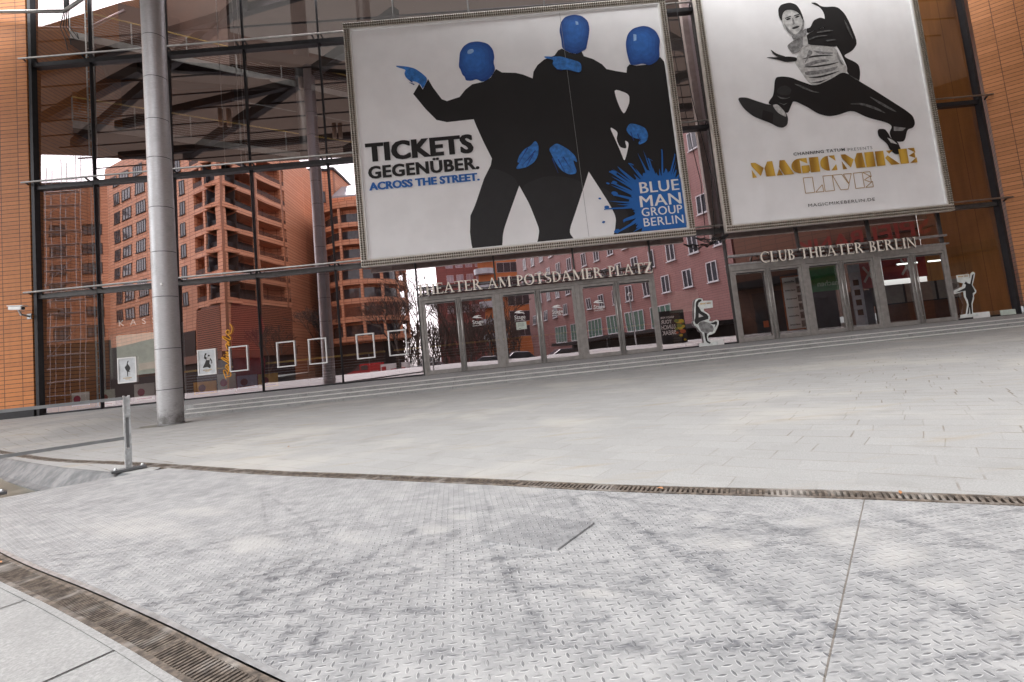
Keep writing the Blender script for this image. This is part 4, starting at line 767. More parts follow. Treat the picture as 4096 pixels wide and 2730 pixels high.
for x in (-9.0, -8.82, -9.6):
    m = MB(); m.tube((x, 18.3, 8), (x, 18.3, 19), .014, 5); m.build('hanging_rod', M_STEEL, th)
m = MB(); m.tube((-12, 19.2, .97), (6.5, 19.2, .97), .035, 8); hr = m.build('foyer_handrail', M_YEL, th)
m = MB()
for k in range(9): m.tube((-12+k*2.3, 19.2, 0), (-12+k*2.3, 19.2, .95), .025, 6)
for k in range(8): m.tube((-12, 19.2, .1+.1*k), (6.5, 19.2, .1+.1*k), .008, 4)
m.build('foyer_railing', M_STEEL, th)
for x, y in ((-4.3, 19.4), (6.2, 19.0), (-8.2,23)):
    m = MB(); m.tube((x, y, 0), (x, y, 19), .28 if y < 20 else .35, 20); m.build('foyer_column', M_DARK, th, smooth=True)
for k in range(6):
    m = MB(); m.beam((-14+5*k, 18.5, 12.6+.3*k), (-4+5*k, 30, 16.5), .3, .4); m.build('foyer_beam', M_INT, th)
# wind bracing and loose cables at the top left of the curtain wall
m = MB()
m.path([(-18.4,17.1,14.4),(-14.2,17.0,14.0),(-12.9,16.9,14.7)], .06, 8); m.build('bracing_tube', M_ROD, th, smooth=True)
m = MB(); m.box(-14.22,-14.10,17.0,17.1,14.05,16); m.build('bracing_strut', M_DARK, th)
m = MB()
for k in range(4):
    x = -14.2+.05*k; m.path([(x,16.98,13.95),(x-.12+.05*k,16.95,13.4),(x+.05+.1*k,16.95,12.9),(x+.12+.06*k,16.95,12.5+.2*k)], .014, 5)
m.build('loose_cable', M_BLACK, th)
# ================================================================== COLUMN
cx, cy = -7.93, 12.10; zb = G(cx, cy)-.04; r_ = .266
th = thing('steel_column', (cx, cy, zb), 'tall round brushed steel column standing at the left end of the steps', 'column')
zs = [-.28,.58,1.53,2.76,3.84,4.93,6.16,7.13,8.21,9.30,10.4,11.5,12.6,13.7,14.94]
for a, b in zip(zs[:-1], zs[1:]):
    k = lambda z: r_*(1-.004*z)
    m = MB(); m.lathe((cx, cy, 0), [(k(a), a+.007), (k(b), b-.007)], 64); sg = m.build('shaft_segment', M_COL, th, smooth=True); m = MB(); m.lathe((cx, cy, 0), [(k(b)-.008, b-.012), (k(b)-.008, b+.012)], 48); m.build('joint_ring', M_CHAR, sg, smooth=True)
m = MB(); m.lathe((cx, cy, 0), [(r_+.012, zb-.1), (r_+.012, G(cx, cy)+.035), (r_-.01, G(cx, cy)+.05)], 48); m.build('base_collar', plain('dirty_collar', (.12,.12,.12), .7, .2, .4, 8), th, smooth=True)
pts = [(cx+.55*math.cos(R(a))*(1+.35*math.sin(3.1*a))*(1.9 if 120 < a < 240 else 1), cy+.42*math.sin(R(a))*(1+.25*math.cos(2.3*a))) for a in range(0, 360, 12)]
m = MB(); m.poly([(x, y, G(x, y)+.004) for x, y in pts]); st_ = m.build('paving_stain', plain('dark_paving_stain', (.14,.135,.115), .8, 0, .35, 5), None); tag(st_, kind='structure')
m = MB(); m.box(cx+.06, cx+.11, cy-r_-.006, cy-r_+.03, 3.02, 3.07); m.build('sticker', M_WHITE, th)
# ================================================================== CCTV
th = thing('security_camera', (-15.9, 17.32, 3.4), 'white security camera on a bracket at the edge of the left tiled wall', 'camera')
m = MB(); a = Vector((-16.25, 16.98, 3.66)); b = Vector((-15.72, 16.86, 3.60))
m.beam(a, b, .13, .12); m.build('housing', M_WHITE, th, bevel=.02)
m = MB(); m.beam(a+Vector((-.02,0,.075)), b+Vector((.10,-.02,.075)), .17, .025); m.build('sun_shield', M_WHITE, th, bevel=.008)
m = MB(); m.tube(b, b+Vector((.03,-.007,-.003)), .05, 12); m.build('lens', M_BLACK, th)
m = MB(); m.tube((-15.95,16.95,3.58),(-15.92,17.0,3.42),.03,8); m.tube((-15.92,17.0,3.42),(-15.92,17.33,3.36),.035,8); m.box(-15.99,-15.85,17.29,17.325,3.28,3.46); m.build('bracket', M_STEEL, th)
# ================================================================== RAILING
pa, pb = Vector((-4.09,5.53)), Vector((-4.86,4.80))
d = (pb-pa).normalized(); n_ = Vector((-d.y, d.x))
th = thing('railing', (-4.45, 5.2, -.06), 'low galvanised steel railing with two rails beside the water basin', 'railing')
for p in (pa, pb):
    z = G(p.x, p.y); m = MB()
    m.obox((p.x, p.y, z+.022), (d.x*.15, d.y*.15, 0), (n_.x*.05, n_.y*.05, 0), (0,0,.014)); pl = m.build('base_plate', plain('grey_base_plate', (.13,.135,.14), .5, .5), th, bevel=.003)
    m = MB()
    for s1 in (-1, 1): q = p+d*.115*s1+n_*.02; m.lathe((q.x, q.y, z+.036), [(.016,0),(.016,.012),(.008,.022),(.0,.024)], 8)
    m.build('bolt', M_STEEL, pl, smooth=True)
    m = MB()
    for s1 in (-1, 1):
        q = p+d*.022*s1; m.obox((q.x, q.y, z+.036+.38), (d.x*.0075, d.y*.0075, 0), (n_.x*.03, n_.y*.03, 0), (0,0,.38))
    m.obox((p.x, p.y, z+.036+.10), (d.x*.0145, d.y*.0145, 0), (n_.x*.022, n_.y*.022, 0), (0,0,.10)); m.obox((p.x, p.y, z+.036+.64), (d.x*.0145, d.y*.0145, 0), (n_.x*.024, n_.y*.024, 0), (0,0,.11))
    for zz in (.03, .12):
        q = p+d*.0; m.tube((q.x-d.x*.0-n_.x*.045, q.y-n_.y*.045, z+.05+zz), (q.x+n_.x*.045, q.y+n_.y*.045, z+.05+zz), .008, 6)
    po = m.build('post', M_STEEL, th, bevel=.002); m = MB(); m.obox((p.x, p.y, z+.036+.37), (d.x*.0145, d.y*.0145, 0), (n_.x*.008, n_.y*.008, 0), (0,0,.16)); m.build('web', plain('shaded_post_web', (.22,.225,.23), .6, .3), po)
za, zb2 = G(pa.x, pa.y), G(pb.x, pb.y)
for h in (.77, .35):
    m = MB(); e = pb+d*1.8; m.beam((pa.x, pa.y, za+h), (e.x, e.y, za+h+.06), .012, .032); m.build('rail', plain('dull_rail_steel', (.23,.24,.245), .5, .6), th)
# ================================================================== BILLBOARDS
def clampp(pts, x1=99, z0=-99, x0=-99): return [(max(x0, min(x1, x)), max(z0, z)) for x, z in pts]
def board(label, x0, x1, z0, z1, bulb_pitch):
    w = .235
    th = thing('billboard', ((x0+x1)/2, 16.9, z0), label, 'billboard', 'lit billboards hung on the glass front')
    m = MB()
    for a, b, c, d in ((x0, x1, z0, z0+w), (x0, x1, z1-w, z1)): m.box(a, b, 16.82, 17.02, c, d)
    for a, b in ((x0, x0+w), (x1-w, x1)): m.box(a, b, 16.821, 17.019, z0+w, z1-w)
    fr = m.build('frame', M_FRAME, th, bevel=.01)
    m = MB(); q = .045
    for a, b, c, d in ((x0+w, x1-w, z0+w, z0+w+q), (x0+w, x1-w, z1-w-q, z1-w)): m.box(a, b, 16.81, 16.99, c, d)
    for a, b in ((x0+w, x0+w+q), (x1-w-q, x1-w)): m.box(a, b, 16.811, 16.989, z0+w+q, z1-w-q)
    m.build('inner_trim', M_WHITE, fr)
    m = MB()
    def bulb(x, z):
        m.lathe((0, 0, 0), [(.034, 0), (.034, .03), (.02, .052), (.0, .058)], 7)
        n = 4*8
        for i in range(len(m.v)-n, len(m.v)):
            a, b, c = m.v[i]; m.v[i] = (x+a, 16.82-c, z+b)
    for off in (.065, .160):
        k = int((x1-x0)/bulb_pitch)
        for i in range(k):
            x = x0+.05+(x1-x0-.1)*i/(k-1); bulb(x, z0+off); bulb(x, z1-off)
        k = int((z1-z0-2*w)/bulb_pitch)
        for i in range(k):
            z = z0+w+(z1-z0-2*w)*(i+.5)/k; bulb(x0+off, z); bulb(x1-off, z)
    tag(m.build('light_bulbs', M_BULB, fr, smooth=True), kind='stuff')
    m = MB(); m.box(x0+.1, x1-.1, 16.86, 16.98, z0+.1, z1-.1); p = m.build('poster', M_POSTER, th)
    m = MB()
    for x in (x0+.8, (x0+x1)/2, x1-.8):
        for z in (z0+.5, z1-.5): m.beam((x, 16.97, z), (x, 17.4, z), .08, .08)
    m.build('hanger', M_DARK, th)
    return th, p
def art(parent, name, mats, items, y0=16.855, st=.0006):
    m = MB()
    for i, (pts, mi) in enumerate(items): m.poly([(x, y0-st*i, z) for x, z in (chaikin(pts) if len(pts) > 4 and len(pts) < 70 else pts)], mi)
    return m.build(name, mats, parent)
b1, p1 = board('wide billboard of three black clad figures pointing left, with blue and black lettering', -4.49, 7.0, 3.86, 12.57, .078)
rnd = random.Random(4); sp_ = []
cx_, cz_ = 5.98, 4.98
for i in range(220):
    a = 2*math.pi*i/220; r = 1.14+.10*math.sin(3*a+1)+.06*math.sin(11*a)+rnd.uniform(-.06, .06)
    if rnd.random() < .22: r += rnd.choice((.10,.16,.25,.4,.62)) * (1.2 if math.cos(a) < .2 else .75)
    sp_.append((cx_+r*math.cos(a)*1.02, cz_+r*math.sin(a)*1.08))
sp_ = clampp(sp_, 6.70, 4.15)
sticks = []
for a, r0, r1, w in ((178,1.0,2.05,.035),(162,1.0,1.75,.05),(150,1.0,1.95,.04),(141,1.0,2.2,.05),(196,1.0,1.5,.07),(122,1.0,1.9,.03),(100,1.0,1.75,.04),(84,1.0,2.0,.035),(70,1.0,1.9,.035),(205,1.0,1.9,.045)):
    ca_, sa_ = math.cos(R(a)), math.sin(R(a)); n_ = (-sa_*w, ca_*w)
    sticks.append(clampp([(cx_+ca_*r0+n_[0], cz_+sa_*r0+n_[1]), (cx_+ca_*r1*.97+n_[0]*.3, cz_+sa_*r1*.97+n_[1]*.3), (cx_+ca_*r1+n_[0]*.9, cz_+sa_*r1+n_[1]*.9), (cx_+ca_*r1-n_[0]*.9, cz_+sa_*r1-n_[1]*.9), (cx_+ca_*r0-n_[0], cz_+sa_*r0-n_[1])], 6.70, 4.15))
items = [(clampp(D['black'], 6.70, 4.12), 0), (D['leg1'], 12+0), (D['leg2'], 12), (D['leg3'], 12), (D['holeA'], 1), (D['holeB'], 1)]
TONES = [plain('blue_ink_tone_%d' % q, (.010+.004*q, .060+.020*q, .26+.055*q), .5, 0, .12, 5) for q in range(5)]
for k, off in (('1', (-.16, .17)), ('2', (.02, .20)), ('3', (-.10, .18))):
    hp = chaikin(D['head'+k]); xs_ = [p[0] for p in hp]; zs_ = [p[1] for p in hp]; c = ((min(xs_)+max(xs_))/2, (min(zs_)+max(zs_))/2)
    items.append((hp, 7)); 
    for q, f in enumerate((.90, .78, .62, .44)):
        g_ = 1-f; items.append(([(c[0]+(x-c[0])*f+off[0]*g_*1.3, c[1]+(z-c[1])*f+off[1]*g_*1.3) for x, z in hp], 8+q))
    items.append((D['shine'+k], 4))
items.append(([(3.30,4.15),(3.311,4.15),(3.191,12.3),(3.18,12.3)], 13))
for k in '12345': items.append((D['hand'+k], 5))
for k, L_ in (('3', ((.75,.12,.15,.62),(.62,.02,.25,.5),(.85,.25,.45,.75))), ('4', ((.25,.08,.1,.55),(.5,.08,.3,.5),(.72,.18,.5,.55))), ('5', ((.3,.2,.2,.6),(.6,.1,.5,.5))), ('1', ((.35,.45,.5,.3),(.4,.3,.55,.2))), ('2', ((.3,.3,.45,.25),))):
    hp = D['hand'+k]; x0_, x1_ = min(p[0] for p in hp), max(p[0] for p in hp); z0_, z1_ = min(p[1] for p in hp), max(p[1] for p in hp)
    for a_, b_, c_, d_ in L_:
        if k == '3': a_, c_ = 1-a_, 1-c_
        p_ = Vector((x0_+(x1_-x0_)*a_, z0_+(z1_-z0_)*b_)); q_ = Vector((x0_+(x1_-x0_)*c_, z0_+(z1_-z0_)*d_)); n_ = Vector((-(q_-p_).y, (q_-p_).x)).normalized()*.022
        items.append(([tuple(p_+n_*.3), tuple(q_+n_), tuple(q_-n_), tuple(p_-n_*.3)], 3))
for a, r_b, s_b in ((176,1.95,.06),(160,1.72,.08),(148,1.85,.06),(139,2.05,.07),(120,1.8,.05),(98,1.68,.06),(203,1.85,.07),(190,2.15,.04),(168,2.2,.035),(152,2.05,.04)):
    bx, bz = cx_+r_b*math.cos(R(a)), cz_+r_b*math.sin(R(a)); items.append((clampp([(bx+s_b*1.5*math.cos(R(t_*45+a)), bz+s_b*math.sin(R(t_*45))) for t_ in range(8)], 6.70, 4.15), 6))
items += [(s_, 6) for s_ in sticks]+[(sp_, 6)]
art(p1, 'printed_figures', [M_INK, M_POSTER, M_BLUE, M_BLUED, M_BLUEL, plain('hand_blue_ink', (.03,.17,.50), .55, 0, .35, 6), M_BLUET]+TONES+[plain('charcoal_trouser_ink', (.014,.0135,.015), .6, 0, .12, 3), plain('sheet_seam_grey', (.30,.30,.30), .6)], items)
m = MB(); TY = 16.825
for s_, b_ in (('TICKETS', .03), ('GEGENÜBER.', .028)): heavy(m, s_, *D['T:'+s_], TY, 0, b_, .026 if s_[0] == 'T' else .011, 1.07)
heavy(m, 'ACROSS THE STREET.', *D['T:ACROSS THE STREET.'], TY, 1, .025, .012)
m.build('printed_slogan', [M_INK, M_BLUET, M_WHITE], p1); m = MB()
for s_, b_ in (('BLUE', .03), ('MAN', .03), ('GROUP', .02), ('BERLIN', .0)): heavy(m, s_, *D['T:'+s_], TY-.006, 2, 0, .022 if b_ > .025 else .006 if b_ == 0 else .012, 1.05)
m.build('printed_emblem', [M_INK2, M_BLUET, M_WHITE], p1)
b2, p2 = board('tall billboard of a leaping man in a dark suit above gold lettering', 8.06, 16.17, 3.83, 13.7, .078)
K = {'jacket':0,'shirt':2,'fold1':1,'fold2':1,'fold3':1,'wrinkle0':3,'wrinkle1':3,'wrinkle2':3,'wrinkle3':3,'wrinkle4':1,'wrinkle5':1,'sleeve':0,'shoulder':0,'fist':1,'cuff':2,'tie1':0,'tie2':3,'face':2,'eyes':0,'eye2':0,'brow1':0,'brow2':0,'nose':1,'mouth':3,'cheek':1,'jaw':1,'hair':0,'neck':1,'trousers':0,'knee':3,'shine':1,'shoe1':3,'instep1':2,'sole1':0,'shoe2':0,'instep2':2, **{'crease%d' % i: 4 for i in range(10)}}
art(p2, 'printed_figure', [M_INK, M_MID, M_PALE, M_INK2, plain('crease_grey_ink', (.10,.10,.10), .6, 0, .5, 8)], [(D['m:'+k], v) for k, v in K.items()])
m = MB()
text(m, 'CHANNING TATUM', *D['T:CHANNING TATUM'], TY, 0, .02, 1.15); text(m, 'PRESENTS', *D['T:PRESENTS'], TY, 1, 0, 1.15)
text(m, 'MAGICMIKEBERLIN.DE', *D['T:MAGICMIKEBERLIN.DE'], TY, 0, 0, 1.15)
tag(m.build('printed_credits', [M_INK2, M_MID], p2)); m = MB()
def half(x0, x1, n=10): return [(x1-(x1-x0)*math.cos(R(-90+180*i/n)), .5+.5*math.sin(R(-90+180*i/n))) for i in range(n+1)]
DECO = {'M': [[(0,1),(.20,1),(.54,.60),(.36,.07),(.02,.78)], [(0,.56),(0,0),(.19,0)], [(.57,.56),(.72,1),(.95,1),(1,0),(.60,0)]],
        'A': [[(.28,1),(.56,1),(1,0),(.43,0),(.20,.55)], [(0,0),(.19,.46),(.36,0)]],
        'G': [half(0,.5), [(.5,1),(.90,1),(.90,.62),(.5,.88)], [(.55,.5),(1,.5),(1,.06),(.94,.1),(.9,.0),(.55,0)]],
        'I': [rect(.06,.92,0,1)], 'C': [half(0,.52), [(.55,1),(.92,1),(.95,.62)], [(.60,0),(.98,0),(.95,.40)]],
        'K': [rect(0,.37,0,1), [(.40,.5),(.52,.66),(1,.0),(.62,.0)], [(.48,.98),(.78,.98),(.60,.76)]],
        'E': [rect(0,.50,0,1), [(.53,1),(.95,1),(.98,.66)], [(.56,.5),(.93,.72),(.93,.30)], [(.56,0),(1,0),(1,.36)]],
        'L': [rect(0,.5,0,1), [(.55,0),(1,0),(.97,.45)]], 'V': [[(0,1),(.5,1),(.80,.3),(.70,0),(.32,0)], [(.58,1),(1,1),(.80,.36)]]}
x0, x1, z0, z1 = D['T:MAGIC MIKE']
for c, a, b in (('M',0,285),('A',300,520),('G',497,722),('I',720,855),('C',858,1065),('M',1130,1412),('I',1418,1553),('K',1560,1850),('E',1858,2070)):
    for i, o in enumerate(DECO[c]): m.poly([(x0+(x1-x0)*(a+(b-a)*px)/2070, TY-.0005*i, z0+(z1-z0)*pz) for px, pz in o], 2)
x0, x1, z0, z1 = D['T:LIVE']
for c, a, b in (('L',0,.27),('I',.28,.44),('V',.43,.71),('E',.74,1)):
    for o in DECO[c]:
        P_ = [Vector((x0+(x1-x0)*(a+(b-a)*px), TY, z0+(z1-z0)*pz)) for px, pz in o]
        for i in range(len(P_)):
            p, q = P_[i], P_[(i+1) % len(P_)]; d = (q-p).normalized(); n_ = Vector((-d.z, 0, d.x))*.011
            m.poly([p+n_, q+n_, q-n_, p-n_], 3)
m.build('printed_title', [M_INK2, M_MID, M_GOLD, plain('thin_gold_line', (.42,.25,.08), .5)], p2)
# spare cables between the two billboards
m = MB(); rc = random.Random(3)
for k in range(7):
    pts = [(7.0+i*.17, 17.0+rc.uniform(-.06,.06), 3.78-.16*math.sin(math.pi*i/7)*rc.uniform(.2,1.6)+rc.uniform(-.03,.03)) for i in range(8)]; m.path(pts, .012, 4)
m.path([(7.75,17.1,3.8),(7.9,17.05,6),(7.6,17.1,9),(7.5,17.1,12.5)], .014, 5)
tag(m.build('cable_bundle', M_BLACK, origin=(7.5,17,3.7)), 'tangle of black cables hanging between the bottoms of the two billboards', 'cables')
# ================================================================== LETTER SIGNS
th = thing('letter_sign', (1.35, 17.3, 2.72), 'cream serif letters THEATER AM POTSDAMER PLATZ above the left three doors', 'sign', 'letter signs above the doors')
x0, x1, z0, z1 = D['T:THEATER']; sign_letters(th, 'THEATER AM POTSDAMER PLATZ', x0, x1, 2.745, 3.115, 17.22)
m = MB(); m.box(x0, x1, 17.23, 17.27, 2.97, 3.02); m.box(x0, x1, 17.23, 17.27, 2.78, 2.82)
for k in range(7): m.box(x0+.3+k*(x1-x0-.7)/6, x0+.36+k*(x1-x0-.7)/6, 17.27, 17.40, 2.90, 3.0)
m.build('mounting_rail', M_TRAN, th)
th = thing('letter_sign', (12.05, 17.3, 2.7), 'cream serif letters CLUB THEATER BERLIN above the right three doors', 'sign', 'letter signs above the doors')
x0, x1, z0, z1 = D['T:CLUB']; sign_letters(th, 'CLUB THEATER BERLIN', x0, x1, 2.70, 3.075, 17.18)
m = MB(); m.box(x0+.1, x1-.1, 17.19, 17.23, 2.87, 2.91); m.build('mounting_rail', M_TRAN, th)
# ================================================================== POSTER FRAMES ON THE GLASS
labs = ['white framed poster of a dancer upside down, left of the column', 'white framed poster of a kneeling man in a pale shirt, right of the column',
 'empty white frame on the glass directly right of the kneeling man poster', 'empty white frame, left of the pair in the second pane right of the column',
 'empty white frame, right of the pair in the second pane right of the column', 'empty white frame on the glass over the reflected red van', 'empty white frame on the glass closest to the entrance doors']
for i in range(7):
    x0, x1, z0, z1 = D['f%d' % i]; t = .042
    fth = thing('poster_frame', ((x0+x1)/2, 17.42, z0), labs[i], 'poster frame', 'white poster frames fixed to the glass')
    m = MB()
    m.box(x0, x1, 17.43, 17.47, z0, z0+t); m.box(x0, x1, 17.43, 17.47, z1-t, z1); m.box(x0, x0+t, 17.431, 17.469, z0+t, z1-t); m.box(x1-t, x1, 17.431, 17.469, z0+t, z1-t)
    m.build('frame', M_WHITE, fth, bevel=.003)
    if i < 2:
        m = MB(); m.box(x0+t, x1-t, 17.45, 17.46, z0+t, z1-t, 0)
        m.poly([(x, 17.447, z) for x, z in D['p%d' % (i+1)]], 1)
        if i == 1: m.poly([(x0+.30, 17.4465, z0+.50), (x0+.42, 17.4465, z0+.50), (x0+.44, 17.4465, z0+.62), (x0+.32, 17.4465, z0+.63)], 3)
        text(m, 'MAGIC MIKE', x0+.17, x1-.17, z0+.155, z0+.185, 17.447, 2, .03); text(m, 'LIVE', x0+.25, x1-.25, z0+.11, z0+.14, 17.447, 2, .02)
        m.build('poster', [M_PALE if False else plain('pale_poster_paper', (.60,.63,.65), .5), M_INK2, M_GOLD, M_PALE], fth)
m = MB()
for i in range(6):
    P_ = D['be%d' % i]
    Q_ = []
    for k in range(len(P_)-1):
        a, b, c, d = [Vector(P_[min(max(j, 0), len(P_)-1)]) for j in (k-1, k, k+1, k+2)]
        for s_ in range(4):
            u = s_/4; Q_.append(.5*((2*b)+(c-a)*u+(2*a-5*b+4*c-d)*u*u+(3*b-a-3*c+d)*u**3))
    Q_.append(Vector(P_[-1])); m.path([(q[0], 17.455, q[1]) for q in Q_], .016 if i < 2 else .019, 5)
tag(m.build('window_script', M_ORANGE, origin=(-9.4,17.455,.8)), 'orange handwritten word running up the glass beside an empty frame', 'lettering')
# ================================================================== CUT-OUT FIGURES
def standee(k, label, gray, base):
    th = thing('cutout_figure', base, label, 'cardboard cutout', 'cardboard cutouts standing at the glass')
    m = MB(); m.prism(D['s%d:out' % k], 17.38, 17.395); m.build('board', plain('white_card', (.70,.74,.72), .6), th)
    m = MB()
    for i, (n_, mi) in enumerate(gray): m.poly([(x, 17.3775-.0008*i, z) for x, z in D[n_]], mi)
    q = D['s%d:txt' % k]; text(m, 'MAGIC MIKE', q[0][0], q[1][0], q[2][1], q[2][1]+.05, 17.3765, 2, .04)
    m.build('printed_figure', [M_INK2, M_MID, M_GOLD, M_PALE], th)
    m = MB(); m.box(base[0]-.3, base[0]+.3, 17.396, 17.425, .005, .2); m.build('stand', M_WHITE, th)
standee(1, 'white cardboard cutout of a man in a one-handed handstand beside the doors', [('s1:legs', 0), ('s1:gap', 3), ('s1:torso', 1), ('s1:arm', 0), ('s1:prop', 0)], (7.4, 17.29, 0))
standee(2, 'white cardboard cutout of a man standing with one arm raised, far right', [('s2:body', 0)], (17.0, 17.29, 0))
m = MB(); m.box(17.55, 18.05, 17.2, 17.28, .02, .20); tag(m.build('letter_box', M_GRN, origin=(17.8,17.24,.02), bevel=.01), 'small pale green box on the floor at the far right of the glass', 'box')
# ================================================================== THINGS SEEN THROUGH THE GLASS
def glow(name, col, s):
    m = plain(name, col, .4, 0, .15, 3); b_ = m.node_tree.nodes['Principled BSDF']; b_.inputs['Emission Color'].default_value = c4(col); b_.inputs['Emission Strength'].default_value = s; return m
th = thing('ticket_booth', (-14.4, 21, 0), 'grey framed ticket booth with the word KASSE behind the glass at left', 'ticket booth')
m = MB(); m.box(-15.95, -12.8, 20.95, 21.3, 2.78, 3.03); m.box(-15.95, -15.55, 20.95, 21.3, 0, 2.78); m.box(-13.0, -12.8, 20.95, 21.3, 0, 2.78); m.build('frame', M_STEEL, th)
m = MB(); m.box(-15.4, -13.05, 21.1, 21.2, 1.05, 2.72); m.build('frosted_panel', glow('frosted_panel_added_glow', (.62,.70,.63), .13), th)  # glow added so the booth shows in the dark foyer
m = MB(); m.box(-15.54, -13.01, 20.9, 21.3, 0, .95); m.build('counter', M_INT, th)
m = MB(); text(m, 'KASSE', -15.2, -13.3, 3.08, 3.32, 21.0, 0, 0, 2.2); m.build('letters', glow('letters_added_glow', (.8,.82,.8), .16), th); th.location += Vector((-.25, -.35, 0))  # letters carry an added glow too, no lamp behind them
cols = [((-15.5,-14.9,.15,.62), M_WHITE), ((-14.5,-14.0,.05,.62), M_GRN), ((-11.2,-10.4,.10,.55), M_ORANGE), ((-10.35,-9.7,.12,.75), M_WHITE), ((-9.65,-8.95,.15,.62), plain('lilac_print', (.45,.38,.55), .6)), ((-13.3,-12.6,.1,.7), M_WHITE), ((-8.9,-8.2,.12,.6), plain('yellow_print', (.6,.35,.08), .6))]
dl = ['white leaflet display low in the window left of the column', 'pale green display low in the window beside the column', 'orange display panel low in the window right of the column', 'white display panel with an orange spot low in the window', 'lilac display panel low in the window under the orange script', 'white display half hidden behind the column', 'yellow display panel low in the window right of the orange script']
for (q, mt), lb in zip(cols, dl):
    d_ = thing('display_panel', ((q[0]+q[1])/2, 18.4, 0), lb, 'display panel', 'printed display panels inside the window')
    m = MB(); m.box(q[0], q[1], 18.38, 18.42, q[2], q[3]); m.build('panel', mt, d_)
    m = MB(); cxm = (q[0]+q[1])/2; zc = (q[2]+q[3])/2; m.lathe((0,0,0), [(.0,0),(.12,0),(.13,.004)], 14)
    m.v = [(cxm-.1+a, 18.376-c, zc+b) for a, b, c in m.v]; m.box(q[0]+.08, q[1]-.08, 18.372, 18.376, q[2]+.05, q[2]+.09); m.build('print', [M_PINK if mt is M_WHITE else M_REDL], d_)
m = MB(); m.prism([(-10.0,0),(-9.0,0),(-8.85,1.1),(-9.1,1.7),(-8.8,2.3),(-9.05,3.4),(-9.9,3.45),(-10.1,3.0)], 18.9, 18.94)
tag(m.build('hanging_banner', M_REDB, origin=(-9.4,18.9,0)), 'dark red banner hanging inside the window behind the orange script', 'banner')
def card(name, label, cat, x0, x1, z0, z1, y, mt, extra=None, group=None):
    t = thing(name, ((x0+x1)/2, y, z0), label, cat, group)
    m = MB(); m.box(x0, x1, y, y+.04, z0, z1); m.build('panel', mt, t)
    if extra: extra(t)
    return t
def rows_print(x0, x1, z0, z1, y, n, word):
    def f(t):
        m = MB()
        for k in range(n):
            z = z0+(z1-z0)*(k+.5)/n; text(m, word[k % len(word)], x0+.06, x0+(x1-x0)*.62, z-.035, z+.035, y-.006, 0, .02, 1, True)
            m.box(x0+(x1-x0)*.68, x1-.05, y-.006, y-.003, z-.12, z+.12, 1)
        m.build('print', [M_INK2, M_MID], t)
        m = MB(); m.box(x0-.05, x1+.05, y+.005, y+.03, z0-.05, z1+.05); m.build('backing', plain('rust_orange_backing', (.35,.10,.03), .6), t)
    return f
card('foyer_banner', 'white upright banner with rows of dark print inside the second right door', 'banner', 10.75, 11.5, .25, 2.2, 18.6, M_WHITE, rows_print(10.75, 11.5, .25, 2.2, 18.6, 6, ['welcome', 'willkommen', 'bienvenue', 'benvenuti']))
def scr(t):
    m = MB(); text(m, 'machen', 12.2, 13.1, 1.75, 1.95, 18.79, 0, .02, 1, True); m.build('print', plain('pale_green_print', (.35,.6,.4), .6), t)
card('foyer_banner', 'green banner with pale script inside the third right door', 'banner', 11.75, 13.25, 1.55, 2.6, 18.8, M_GREEN, scr)
def xmark(cx0, zc, y):
    def f(t):
        m = MB(); m.beam((cx0-.22, y-.01, zc-.3), (cx0+.22, y-.01, zc+.3), .02, .08); m.beam((cx0+.2, y-.018, zc-.3), (cx0-.2, y-.018, zc+.3), .02, .08); m.build('cross', plain('chalk_white', (.55,.5,.5), .7), t)
    return f
card('foyer_banner', 'light red banner with a white cross inside the fourth right door', 'banner', 14.1, 15.0, 1.5, 2.5, 19.2, plain('light_red_print', (.42,.10,.11), .6), xmark(14.55, 2.05, 19.2))
card('foyer_banner', 'dark red banner with a white cross inside the fifth right door', 'banner', 15.15, 16.9, 1.75, 2.65, 19.2, M_REDB, xmark(16.1, 2.2, 19.2))
def vert(t):
    m = MB()
    for k, c in enumerate('OPEN'): text(m, 'X', 13.53, 13.72, .55+.42*k, .80+.42*k, 18.69, 0, .03) if False else m.box(13.52, 13.74, 18.692, 18.696, .5+.38*k, .72+.38*k)
    m.build('print', M_INK2, t)
card('foyer_banner', 'narrow pale blue banner with dark blocks inside the fourth right door', 'banner', 13.42, 13.86, .1, 2.45, 18.7, plain('pale_blue_print', (.42,.47,.55), .5), vert)
th = thing('foyer_counter', (16.6, 19.6, 0), 'grey and dark wood counter inside the last right doors', 'counter')
m = MB(); m.box(15.2, 18.2, 19.5, 20.0, .0, .78); m.build('front', M_WOOD, th)
m = MB(); m.box(15.1, 18.3, 19.42, 20.05, .82, 1.55); m.build('panel', plain('grey_counter_panel', (.22,.22,.21), .5), th)
m = MB(); m.box(15.1, 18.3, 19.41, 20.06, .78, .82); m.box(16.0, 16.08, 19.40, 19.42, .82, 1.55); m.box(17.3, 17.38, 19.40, 19.42, .82, 1.55); m.build('trim', M_DARK, th)
m = MB(); m.box(13.95, 15.0, 19.8, 19.86, 0, 1.45); th = tag(m.build('foyer_cupboard', plain('grey_cupboard', (.10,.10,.115), .5), origin=(14.5,19.8,0)), 'tall dark grey cupboard below the light red banner in the foyer', 'cupboard')
